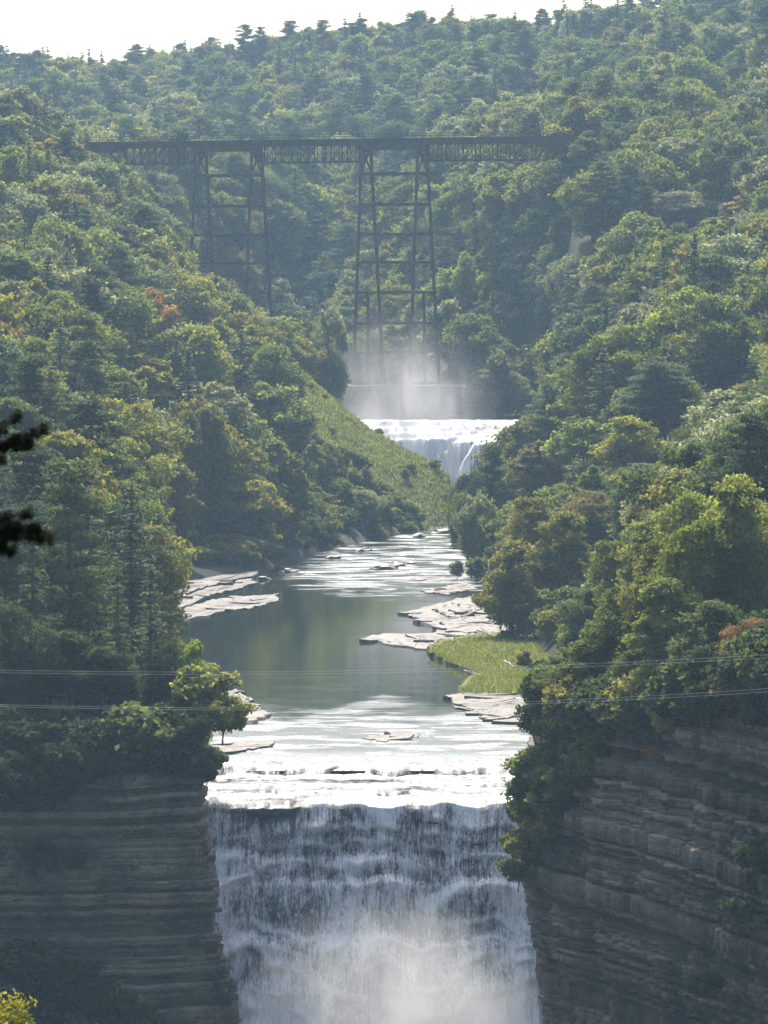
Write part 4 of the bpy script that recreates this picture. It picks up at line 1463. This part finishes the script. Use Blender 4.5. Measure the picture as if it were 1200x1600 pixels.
# shrubs and saplings hanging on the cliff corners: (px, py of middle, distance, height, tint, label)
SHRUBS = [
    (352, 1120, 586, 4.2, 'yellow-green', 'sunlit sapling leaning over the water from the left cliff'),
    (322, 1075, 588, 5.0, 'light green', 'sunlit bushy sapling above the leaning one on the left cliff'),
    (300, 1140, 584, 4.0, 'deep green', 'dark shrub behind the sunlit saplings on the left cliff'),
    (255, 1165, 583, 3.6, 'dark green', 'dark shrub on the rim of the left cliff near its corner'),
    (200, 1170, 582, 3.6, 'dark green', 'dark shrub on the middle of the left cliff rim'),
    (140, 1185, 580, 4.4, 'dark green', 'dark shrub spilling over the left cliff rim'),
    (75, 1205, 578, 4.8, 'dark green', 'large dark shrub hanging over the left cliff rim'),
    (15, 1215, 576, 4.8, 'dark green', 'dark shrub on the left cliff rim at the edge of view'),
    (60, 1335, 573, 3.0, 'dark green', 'dark ivy patch in the middle of the left cliff face'),
    (115, 1345, 574, 2.4, 'dark green', 'smaller dark ivy patch right of the big one on the left cliff'),
    (848, 1120, 562, 3.8, 'deep green', 'dark shrub at the top left corner of the right cliff'),
    (838, 1190, 562, 3.4, 'deep green', 'dark shrub hanging over the falls from the right cliff'),
    (865, 1230, 559, 4.0, 'deep green', 'large dark shrub on the upper right cliff corner'),
    (824, 1265, 563, 3.0, 'light green', 'pale shrub jutting over the falls from the right cliff'),
    (855, 1295, 560, 3.4, 'olive', 'olive shrub low on the right cliff corner'),
    (818, 1325, 563, 2.6, 'yellow-green', 'lowest yellow-green shrub at the right cliff edge'),
    (905, 1180, 553, 3.6, 'deep green', 'dark shrub above the rock on the right cliff'),
    (935, 1105, 547, 4.2, 'deep green', 'dark shrub under the leafy trees on the right cliff'),
    (985, 1095, 540, 3.6, 'mid-green', 'green shrub on the rim of the right cliff'),
    (1050, 1125, 528, 3.4, 'yellow-green', 'yellowish shrub drooping over the right cliff rim'),
    (1020, 1178, 534, 1.3, 'rust orange', 'small orange shrub on a ledge of the right cliff'),
    (1090, 1115, 520, 3.6, 'dark green', 'dark shrub right of the yellowish one on the right cliff rim'),
    (1150, 1085, 508, 3.4, 'russet', 'reddish shrub on the rim of the right cliff'),
    (1190, 1120, 500, 3.4, 'dark green', 'dark shrub on the right cliff rim at the edge of view'),
    (1185, 1340, 492, 3.6, 'dark green', 'dark shrub growing on the right cliff face'),
    (1165, 1420, 494, 3.0, 'dark green', 'dark shrub lower on the right cliff face'),
    (1105, 1540, 507, 2.6, 'dark green', 'lowest dark shrub on the right cliff face'),
]
SHR = []
for px, py, d, H, tn, lab in SHRUBS:
    c = P(px, py, d)
    add_tree(c.x, d - .9, SHS if H < 1.6 else random.choice(SH), H, 1.15, tn, lab, c.z - H * .45, 'shrub', True)
    trees[-1]['pin'] = True
# bushes at the bottom left below the cliff, shade put into the tint
for px, py, d, H, lab in [(40, 1510, 566, 6, 'dark mound of bushes at the foot of the left cliff, leftmost'), (110, 1540, 566, 5.6, 'dark mound of bushes at the foot of the left cliff, second from left'),
                          (165, 1570, 566, 5, 'dark mound of bushes at the foot of the left cliff, third from left'), (210, 1600, 566, 4.4, 'dark mound of bushes at the foot of the left cliff, rightmost'),
                          (30, 1590, 564, 6, 'dark bush lowest at the left edge below the cliff')]:
    c = P(px, py, d)
    add_tree(c.x, d, random.choice(SH), H, 1.25, 'dark green', lab, c.z - H * .5, 'shrub', True)
    trees[-1]['pin'] = True

spx = [(t['x'], t['d'], proj(t['x'], t['d'], t['z'] + t['H'] * .6), t) for t in trees if t['sp'] and t['kind'] != 'shrub']


def species(px, py, d):
    n = float(vnoise(px / 90.0, d / 60.0, 91))
    u = random.random()
    con = 0.19 if d < 1900 else 0.24
    if 820 < px < 1250 and 560 < py < 760 and d < 1250:
        con = 0.4
    if px < 260 and d < 720:
        con = 0.75
    if py < 70:
        con = 0.12
    if u < con:
        return (random.choice(HEN if d < 760 else HE) if random.random() < .6 else random.choice(PI)), random.choice(['blue-green', 'deep green', 'dark green'])
    f = random.choice(BLN if d < 900 else BL)
    v = random.random() * .55 + n * .45 + (.10 if px < 450 and d > 900 else 0)
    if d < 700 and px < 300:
        tn = random.choice(['dark green', 'dark green', 'deep green'])  # trees by the left cliff: shade of their backlit side painted into the tint
    elif v < .30:
        tn = random.choice(['deep green', 'mid-green', 'blue-green'])
    elif v < .55:
        tn = random.choice(['mid-green', 'mid-green', 'silvery green', 'deep green'])
    elif v < .75:
        tn = random.choice(['olive', 'light green', 'mid-green', 'silvery green'])
    elif v < .9:
        tn = random.choice(['yellow-green', 'olive', 'mid-green', 'light green', 'brownish green'])
    else:
        tn = random.choice(['russet', 'yellow-green', 'olive', 'brownish green', 'mid-green'])
    return f, tn


d = 588.0
while d < 2750:
    sp = 9.3 if d < 1500 else (9.8 if d < 2000 else 11.0)
    x0, x1 = -(760 / F) * d - 8, (760 / F) * d + 8
    x = x0
    while x < x1:
        xx, dd = x + random.uniform(-.45, .45) * sp, d + random.uniform(-.45, .45) * sp
        x += sp
        px = 600 + xx / dd * F
        df = np.interp(px, *FRONT_T)
        if dd < df + 5:
            continue
        z = float(gz(xx, dd))
        if 600 < dd < 1400:
            l, r_ = np.interp(dd, RIV_D, RIV_L), np.interp(dd, RIV_D, RIV_R)
            mg = 3.0 * F / dd
            if dd < 1046 and dd > 930:
                l -= 14 * 0
            if l - mg * 1.0 < px < r_ + mg * .8:
                continue
        if 955 < dd < 1040 and 255 < px < 420:
            continue
        qx, qy = proj(xx, dd, z)
        if 1170 < dd < 1315 and inpoly(qx, qy, SPUR):
            continue
        if 1258 < dd < 1335 and 455 < px < 740:
            continue
        if 1330 < dd < 1470 and 500 < px < 878 and not (dd > 1445 and px > 735):
            continue
        if 1425 < dd < 1500 and (295 < px < 425 or 550 < px < 692):
            continue
        if z < -49.8 and dd < 1400:
            continue
        if bool(inpoly(qx, qy - 22, [(783, 365), (803, 360), (808, 420), (798, 462), (785, 440)])) and dd > 1380:
            continue
        H = random.choice([random.uniform(10, 15), random.uniform(14, 21), random.uniform(15, 22)])
        if 540 < px < 700 and 1460 < dd < 1620:
            H *= .8
        if 1120 < dd < 1270 and 430 < px < 720:
            H = random.uniform(3.5, 9)            # scrub on the near side of the spur
            if px > 600:
                H = random.uniform(2.5, 5.5)
        f, tn = species(qx, qy, dd)
        if FORMS[f].kind != 'broadleaf_tree':
            H *= 1.24
        # keep the deck and the hand-placed trees clear
        if 1380 < dd < 1475 and 135 < px < 905 and z + H > 37:
            H = 37 - z
            if H < 6:
                continue
        cap = None
        if 715 < px < 885 and dd < 1348:
            cap = np.interp(px, [715, 745, 775, 805, 832, 862, 885], [790, 750, 732, 724, 718, 695, 640])
        elif 285 < px < 450 and 1180 < dd < 1475:
            cap = np.interp(px, [285, 330, 380, 425, 450], [418, 430, 478, 502, 490])
        if 92 < px < 285 and 1240 < dd < 1480:
            cap = np.interp(px, [92, 112, 140, 160, 200, 240, 285], [185, 226, 240, 248, 270, 335, 415])
        if 800 < px < 908 and 1240 < dd < 1452:
            cap = 238
        if dd < 960 and 235 < px < 400:
            continue
        rxx = FORMS[BLN[0]].R * H / 20 * F / dd
        if dd < 760 and 600 < px < 920 and px - rxx < 842:
            continue
        if 700 < dd < 1000 and 600 < px < 920 and px - .8 * rxx < np.interp(dd, [700, 770, 851, 900, 950, 1000], [850, 845, 800, 765, 748, 742]):
            continue
        if cap is not None:
            H = min(H, P(px, cap, dd).z - z)
            if H < 4:
                continue
        top = proj(xx, dd, z + H * .62)
        bad = False
        for (sx, sd, sp_, tr_) in spx:
            if (sx - xx) ** 2 + (sd - dd) ** 2 < (0.75 * tr_['R'] + 2.4) ** 2:
                bad = True
                break
            if dd < sd:
                k_ = F / sd
                stop = sp_[1] - tr_['H'] * .4 * k_
                if abs(top[0] - sp_[0]) < .62 * (tr_['R'] * k_ + 5.5 * F / dd) and proj(xx, dd, z + H)[1] < stop + .55 * tr_['H'] * k_:
                    bad = True
                    break
        if bad:
            if FORMS[f].kind and 700 < dd < 1500:
                add_tree(xx, dd, random.choice(SH), random.uniform(2.5, 4.5), 1.4, random.choice(['deep green', 'mid-green', 'olive', 'light green']), None, None, 'shrub')
            continue
        add_tree(xx, dd, f, H, random.uniform(.85, 1.2), tn)
    d += sp * .88

# trees clinging to the steep wall right of the far waterfall
for k in range(46):
    px_, dd = random.uniform(742, 872), random.uniform(1455, 1505)
    x_ = (px_ - 600) / F * dd
    if px_ < 760 and dd < 1470:
        continue
    add_tree(x_, dd, random.choice(BL + HE[:1]), random.uniform(6, 11.5), random.uniform(.9, 1.25), random.choice(['deep green', 'mid-green', 'blue-green', 'deep green', 'olive']))
# shrubs on the spur and along the banks
for k, (px, py, d, H, tn, lab) in enumerate([
        (600, 760, 1215, 5, 'deep green', 'rounded dark bush under the crest of the grassy spur'), (560, 715, 1235, 5.5, 'mid-green', 'bush on the upper flank of the grassy spur'),
        (655, 790, 1226, 3.5, 'light green', 'pale bush near the tip of the grassy spur'), (600, 825, 1196, 3, 'light green', 'pale bush at the foot of the spur'),
        (530, 690, 1235, 5, 'deep green', 'dark bush high on the flank of the grassy spur'), (640, 812, 1212, 3, 'mid-green', 'low bush by the water below the spur tip'),
        (715, 905, 1030, 3, 'silvery green', 'grey-green bush on the right bank beside the riffle'), (745, 900, 1020, 4, 'mid-green', 'bush at the water edge below the right bank trees'),
        (770, 960, 905, 3, 'deep green', 'dark bush behind the broken slabs'), (820, 1035, 775, 2.4, 'olive', 'olive bush at the right end of the grass patch')]):
    c = P(px, py, d)
    add_tree(c.x, d, random.choice(SH), H, 1.0, tn, lab, max(float(gz(c.x, d)), -50), 'shrub', True)

# ------------------------------------------------------------------ what shows: coarse front-to-back buffer (photo pixels / 4)
BW, BH = 300, 400
tdep = np.full((BH, BW), 1e9)
for j in range(BW):
    px = j * 4 + 2
    dl = np.arange(600, 2800, 4.0)
    zl = gz((px - 600) / F * dl, dl)
    _, pyl = proj((px - 600) / F * dl, dl, zl)
    cur = 1600.0
    for dd, py in zip(dl, pyl):
        if py < cur:
            a, b = max(int(py / 4), 0), min(int(cur / 4), BH)
            if b > a:
                tdep[a:b, j] = np.minimum(tdep[a:b, j], dd)
            cur = py
cov_b = np.zeros((BH, BW), bool)
yy, xx_ = np.mgrid[0:BH, 0:BW]
pyb, pxb = yy * 4 + 2, xx_ * 4 + 2
cov_b |= (pxb < 335) & (pyb > 1200)
cov_b |= inpoly(pxb, pyb, [(800, 1380), (860, 1320), (930, 1190), (1200, 1140), (1200, 1600), (840, 1600)])
trees.sort(key=lambda t: t['d'])
for t in trees:
    bx, byt = proj(t['x'], t['d'], t['z'] + t['H'])
    _, byb = proj(t['x'], t['d'], t['z'] + (0.1 if t['kind'] != 'pine_tree' else .3) * t['H'])
    rx = t['R'] * F / t['d'] * .9
    a, b = max(int(byt / 4), 0), min(int(byb / 4) + 1, BH)
    c, e = max(int((bx - rx) / 4), 0), min(int((bx + rx) / 4) + 1, BW)
    t['px'], t['py'], t['rx'], t['ry'] = bx, (byt + byb) / 2, rx, (byb - byt) / 2
    if b <= a or e <= c:
        t['vis'] = 0
        continue
    ell = ((pxb[a:b, c:e] - bx) / rx) ** 2 + ((pyb[a:b, c:e] - t['py']) / max(t['ry'], 1)) ** 2 < 1
    fr = ell & ~cov_b[a:b, c:e] & (tdep[a:b, c:e] > t['d'] - 10)
    t['vis'] = int(fr.sum())
    cov_b[a:b, c:e] |= ell
    if t.get('pin'):
        t['vis'] = max(t['vis'], 20)

# ------------------------------------------------------------------ individual trees
LANDMARKS = [((t['px'], t['py']), t['label']) for t in trees if t['sp'] and t['kind'] != 'shrub' and t['label'].split()[0] in ('orange-topped', 'large', 'tall', 'slender', 'golden', 'wide', 'rust-tinged', 'lone', 'pointed', 'broad', 'bright', 'small')]
LM = [((236, 490), 'the orange-topped maple'), ((228, 610), 'the big round yellow-green tree'), ((315, 690), 'the rounded olive tree'), ((355, 330), 'the left viaduct tower'),
      ((616, 330), 'the right viaduct tower'), ((200, 230), 'the left viaduct end'), ((900, 225), 'the right viaduct end'), ((480, 235), 'the deck between the towers'), ((760, 235), 'the right viaduct span'),
      ((515, 540), 'the slender silvery tree'), ((1060, 260), 'the large silvery crown'), ((1165, 330), 'the golden tree'), ((1130, 180), 'the rust-tinged hillside tree'), ((822, 160), 'the wide dark hillside tree'),
      ((382, 70), 'the lone skyline pine'), ((645, 45), 'the middle skyline pine'), ((850, 35), 'the right skyline pine'), ((118, 140), 'the pointed far evergreen'), ((55, 200), 'the evergreen crowning the left hill'),
      ((700, 690), 'the far waterfall'), ((580, 690), 'the grassy spur'), ((870, 640), 'the pair of pines'), ((1030, 630), 'the dark slope pine'), ((1185, 700), 'the near dark pine'), ((835, 720), 'the brownish tree below the pines'),
      ((790, 420), 'the steep gorge wall'), ((745, 860), 'the riffle'), ((340, 940), 'the long pale shelf'), ((235, 930), 'the pointed hemlock'), ((110, 750), 'the tall layered pine'), ((150, 1190), 'the left cliff'), ((1050, 1150), 'the right cliff'),
      ((60, 450), 'the left frame edge'), ((1160, 500), 'the right frame edge'), ((1000, 450), 'the middle of the right slope'), ((120, 330), 'the upper left slope'), ((560, 130), 'the far hill centre'), ((960, 100), 'the far hill right')]
DIRS = ['right of', 'above and right of', 'above', 'above and left of', 'left of', 'below and left of', 'below', 'below and right of']
KW = {'broadleaf_tree': 'leafy tree', 'hemlock_tree': 'hemlock', 'pine_tree': 'pine', 'shrub': 'shrub'}
ORD = ['nearest', 'second', 'third', 'fourth', 'fifth', 'sixth', 'seventh', 'eighth', 'ninth', 'tenth', 'eleventh', 'twelfth', 'thirteenth', 'fourteenth', 'fifteenth', 'sixteenth', 'farthest']
auto = [t for t in trees if not t['sp'] and t['vis'] >= 8]
auto.sort(key=lambda t: -t['vis'])
bl = [t for t in auto if t['kind'] == 'broadleaf_tree'][:262]
co = [t for t in auto if t['kind'] in ('pine_tree', 'hemlock_tree')][:110] + [t for t in auto if t['kind'] == 'shrub'][:120]
single = bl + co
keys = {}
for t in single:
    best = min(LM, key=lambda m_: (m_[0][0] - t['px']) ** 2 + (m_[0][1] - t['py']) ** 2)
    dx, dy = t['px'] - best[0][0], best[0][1] - t['py']
    k8 = int(round(math.atan2(dy, dx) / (math.pi / 4))) % 8
    rr = math.hypot(dx, dy)
    keys.setdefault((t['tname'], KW[t['kind']], DIRS[k8], best[1]), []).append((rr, t))
for (tn, kw, dr, lm), lst in keys.items():
    lst.sort(key=lambda a: a[0])
    for i, (rr, t) in enumerate(lst):
        if len(lst) == 1:
            t['label'] = f'{tn} {kw} {dr} {lm}'
        else:
            t['label'] = f'{tn} {kw} {dr} {lm}, {ORD[min(i, 16)]} outward'
for t in single + [t for t in trees if t['sp']]:
    fm = FORMS[t['form']]
    e = empty(t['kind'], (t['x'], t['d'], t['z']), t['rot'])
    e.scale = (t['sxy'], t['sxy'], t['s'])
    grp = {'broadleaf_tree': 'leafy trees of the gorge', 'hemlock_tree': 'hemlocks of the gorge', 'pine_tree': 'pines of the gorge', 'shrub': 'shrubs on cliffs and banks'}[t['kind']]
    tag(e, t['label'], 'shrub' if t['kind'] == 'shrub' else 'tree', grp)
    c = obj('crown', fm.crown, e)
    c['tint'] = list(t['tint'])
    obj('trunk', fm.trunk, e)
    t['done'] = True

# the rest of the wood: one object
rest = [t for t in trees if not t.get('done')]
pcol = bpy.data.collections.new('woodland_forms')
pobj = []
order = sorted(set(t['form'] for t in rest))
for k, fi in enumerate(order):
    o = bpy.data.objects.new('woodland_form_%02d' % k, FORMS[fi].joined())
    pcol.objects.link(o)
n = len(rest)
wme = bpy.data.meshes.new('woodland')
wme.vertices.add(n)
wme.vertices.foreach_set('co', np.array([(t['x'], t['d'], t['z']) for t in rest], dtype=np.float32).ravel())
for an, typ, key, data in (('fidx', 'INT', 'value', [order.index(t['form']) for t in rest]), ('frot', 'FLOAT', 'value', [t['rot'] for t in rest]),
                           ('fscl', 'FLOAT_VECTOR', 'vector', [(t['sxy'], t['sxy'], t['s']) for t in rest]), ('tint', 'FLOAT_COLOR', 'color', [(*t['tint'], 1) for t in rest])):
    a = wme.attributes.new(an, typ, 'POINT')
    a.data.foreach_set(key, np.array(data, dtype=np.int32 if typ == 'INT' else np.float32).ravel())
wob_ = obj('woodland', wme)
tag(wob_, 'unbroken mass of smaller distant trees covering the gorge hillsides', 'woodland', kind='stuff')
ng = bpy.data.node_groups.new('woodland', 'GeometryNodeTree')
ng.interface.new_socket('Geometry', in_out='INPUT', socket_type='NodeSocketGeometry')
ng.interface.new_socket('Geometry', in_out='OUTPUT', socket_type='NodeSocketGeometry')
N_ = ng.nodes
gi, go = N_.new('NodeGroupInput'), N_.new('NodeGroupOutput')
ci = N_.new('GeometryNodeCollectionInfo')
ci.inputs['Collection'].default_value = pcol
ci.inputs['Separate Children'].default_value = True
ci.inputs['Reset Children'].default_value = True
iop = N_.new('GeometryNodeInstanceOnPoints')
iop.inputs['Pick Instance'].default_value = True


def na(name, typ):
    a = N_.new('GeometryNodeInputNamedAttribute')
    a.data_type = typ
    a.inputs['Name'].default_value = name
    return a.outputs['Attribute']


cx_ = N_.new('ShaderNodeCombineXYZ')
ng.links.new(na('frot', 'FLOAT'), cx_.inputs['Z'])
e2r = N_.new('FunctionNodeEulerToRotation')
ng.links.new(cx_.outputs[0], e2r.inputs[0])
ng.links.new(gi.outputs[0], iop.inputs['Points'])
ng.links.new(ci.outputs[0], iop.inputs['Instance'])
ng.links.new(na('fidx', 'INT'), iop.inputs['Instance Index'])
ng.links.new(e2r.outputs[0], iop.inputs['Rotation'])
ng.links.new(na('fscl', 'FLOAT_VECTOR'), iop.inputs['Scale'])
ng.links.new(iop.outputs[0], go.inputs[0])
md = wob_.modifiers.new('woodland', 'NODES')
md.node_group = ng
print('TREES', len(trees), 'single', len(single), 'rest', n, 'visible auto', len(auto))

# ------------------------------------------------------------------ near pine boughs, sapling and cables
pt = empty('pine_tree', (-2.3, 17.5, float(gz(-2.3, 17.5))))
tag(pt, 'dark out-of-focus pine boughs hanging in at the left edge', 'tree', 'pines of the gorge')
po = Vector(pt.location)
MB().tube([Vector((-2.3, 17.5, po.z - .3)) - po, Vector((-2.25, 17.5, -1)) - po, Vector((-2.3, 17.6, 1.5)) - po, Vector((-2.25, 17.5, 3)) - po], [.16, .13, .1, .06], 8).build('trunk', M['bark'], pt)


def bough(path, seed, nclump, rad, tint):
    r = np.random.default_rng(seed)
    pts = [P(px, py, 17.5) for px, py in path]
    MB().tube([p - po for p in pts], np.linspace(.02, .004, len(pts)), 6).build('bough_wood', M['bark'], pt)
    C, N, U, lv = [], [], [], []
    for k in range(nclump):
        t = r.uniform(.0, 1) * (len(pts) - 1)
        i = min(int(t), len(pts) - 2)
        c = pts[i].lerp(pts[i + 1], t - i)
        c = np.array(c) + r.normal(0, rad, 3) * np.array([1, 2, .8])
        n_ = 34
        dv = r.normal(size=(n_, 3))
        dv /= np.linalg.norm(dv, axis=1, keepdims=True)
        dv[:, 0] = dv[:, 0] * .8 + .5
        C.append(c + dv * .012)
        U.append(np.cross(dv, r.normal(size=(n_, 3))))
        N.append(np.cross(dv, r.normal(size=(n_, 3))))
        lv.append(np.full(n_, r.uniform(.2, .7)))
    C, N, U, lv = map(np.concatenate, (C, N, U, lv))
    V, A = cards(C, N, .015, .10, r, lv)
    o = obj('needles', mesh_np('needles', np.array(V) - np.array(po), np.arange(len(V)).reshape(-1, 4), [M['needle']], False, {'lv': ('FLOAT', 'POINT', A)}), pt)
    o['tint'] = list(tint)


BT = (0.016, 0.020, 0.010)
for k, (a_, b_, n_) in enumerate([((-70, 705), (66, 672), 60), ((-60, 700), (30, 648), 40), ((-50, 700), (45, 694), 34), ((-50, 705), (8, 722), 26),
                                  ((-80, 815), (80, 842), 66), ((-70, 812), (52, 800), 44), ((-60, 815), (62, 826), 40), ((-60, 818), (20, 862), 34)]):
    st_ = (-480, 640) if k < 4 else (-480, 740)
    bough([st_, (-160, (st_[1] + a_[1]) / 2 + 15), a_, ((a_[0] + b_[0]) / 2, (a_[1] + b_[1]) / 2 + 5), b_], 10 + k, int(n_ * 1.5), .0060, BT)

sf = Form('shrub', *broadleaf(777, 3.6, 1.5, .05, 60, 9000, .05), 3.6, 1.5, 'leaf', 'bark')
tpn = P(-45, 1535, 120)
e = empty('sapling', (tpn.x - .2, 120, tpn.z - 3.3))
tag(e, 'sunlit yellow-green sapling top at the bottom left corner', 'sapling')
c = obj('crown', sf.crown, e)
c['tint'] = [0.17, 0.17, 0.03]
obj('trunk', sf.trunk, e)
MB().tube([(0, 0, float(gz(tpn.x, 120)) - e.location.z - .3), (0, 0, 0.2)], [.07, .05], 6).build('stem', M['bark'], e)


def cable(pts, label, dz=0.0):
    # smooth sag through three photo points at the given distances
    A = [P(*p) for p in pts]
    ts = np.linspace(0, 1, 40)
    px = [a.x for a in A]
    co_ = np.polyfit(px, [a.z for a in A], 2)
    cd = np.polyfit(px, [a.y for a in A], 1)
    xs = np.linspace(px[0] - 10, px[-1] + 10, 60)
    m_ = MB().tube([(x_, np.polyval(cd, x_), np.polyval(co_, x_) + dz) for x_ in xs], 0.010, 5)
    o = m_.build('overhead_cable', M['cable'])
    tag(o, label, 'cable', 'cables across the gorge')


cable([(0, 1047, 430), (600, 1047, 430), (1200, 1023, 430)], 'upper cable of the higher pair across the gorge')
cable([(0, 1051, 430), (600, 1051, 430), (1200, 1028, 430)], 'lower cable of the higher pair across the gorge')
cable([(0, 1101, 425), (600, 1103, 425), (1200, 1076, 425)], 'upper cable of the lower pair across the gorge')
cable([(0, 1104, 425), (600, 1106.5, 425), (1200, 1081, 425)], 'lower cable of the lower pair across the gorge')


# ------------------------------------------------------------------ mist over the falls and the haze of the valley
def mist(name, label, c, h, dens, noise_scale, zpow):
    bm = bmesh.new()
    bmesh.ops.create_icosphere(bm, subdivisions=3, radius=1)
    me = bpy.data.meshes.new(name)
    bm.to_mesh(me)
    bm.free()
    t = NT(name)
    tc = t.n('TexCoord').outputs['Object']
    ln = t.n('VectorMath', operation='LENGTH')
    t.l(tc, ln.inputs[0])
    fall = t.mr(ln.outputs['Value'], 0.0, 1.0, 1.0, 0.0)
    fall = t.math('POWER', fall, zpow)
    nn = t.noise(t.mapping(tc, (noise_scale, noise_scale, noise_scale * .6)), 1.0, 3, .55)
    dn = t.math('MULTIPLY', fall, t.mr(nn, .36, .66, .02, 1.7))
    dn = t.math('MULTIPLY', dn, dens)
    v = t.n('VolumePrincipled')
    v.inputs['Color'].default_value = (.96, .96, .96, 1)
    v.inputs['Anisotropy'].default_value = .45
    t.l(dn, v.inputs['Density'])
    t.l(v.outputs[0], t.out.inputs['Volume'])
    me.materials.append(t.m)
    o = obj(name, me)
    o.location = c
    o.scale = h
    tag(o, label, 'mist', kind='stuff')
    return o


mist('mist', 'pale spray rising at the foot of the near waterfall', P(612, 1650, 584), (18, 15, 18), .19, 2.2, 1.4)
mist('mist', 'bright plume of spray drifting above the far upper waterfall', P(625, 648, 1412), (28, 16, 30), .10, 3.4, 2.1)

hz = MB().box((0, 4500, 18), (2600, 4800, 160))
t = NT('haze')
v = t.n('VolumePrincipled')
v.inputs['Color'].default_value = (.50, .75, 1.0, 1)
v.inputs['Density'].default_value = HAZE_DENSITY
v.inputs['Anisotropy'].default_value = .25
t.l(v.outputs[0], t.out.inputs['Volume'])
t.m.cycles.homogeneous_volume = True
tag(hz.build('haze', t.m), 'thin blue haze filling the valley air', 'haze', kind='stuff')
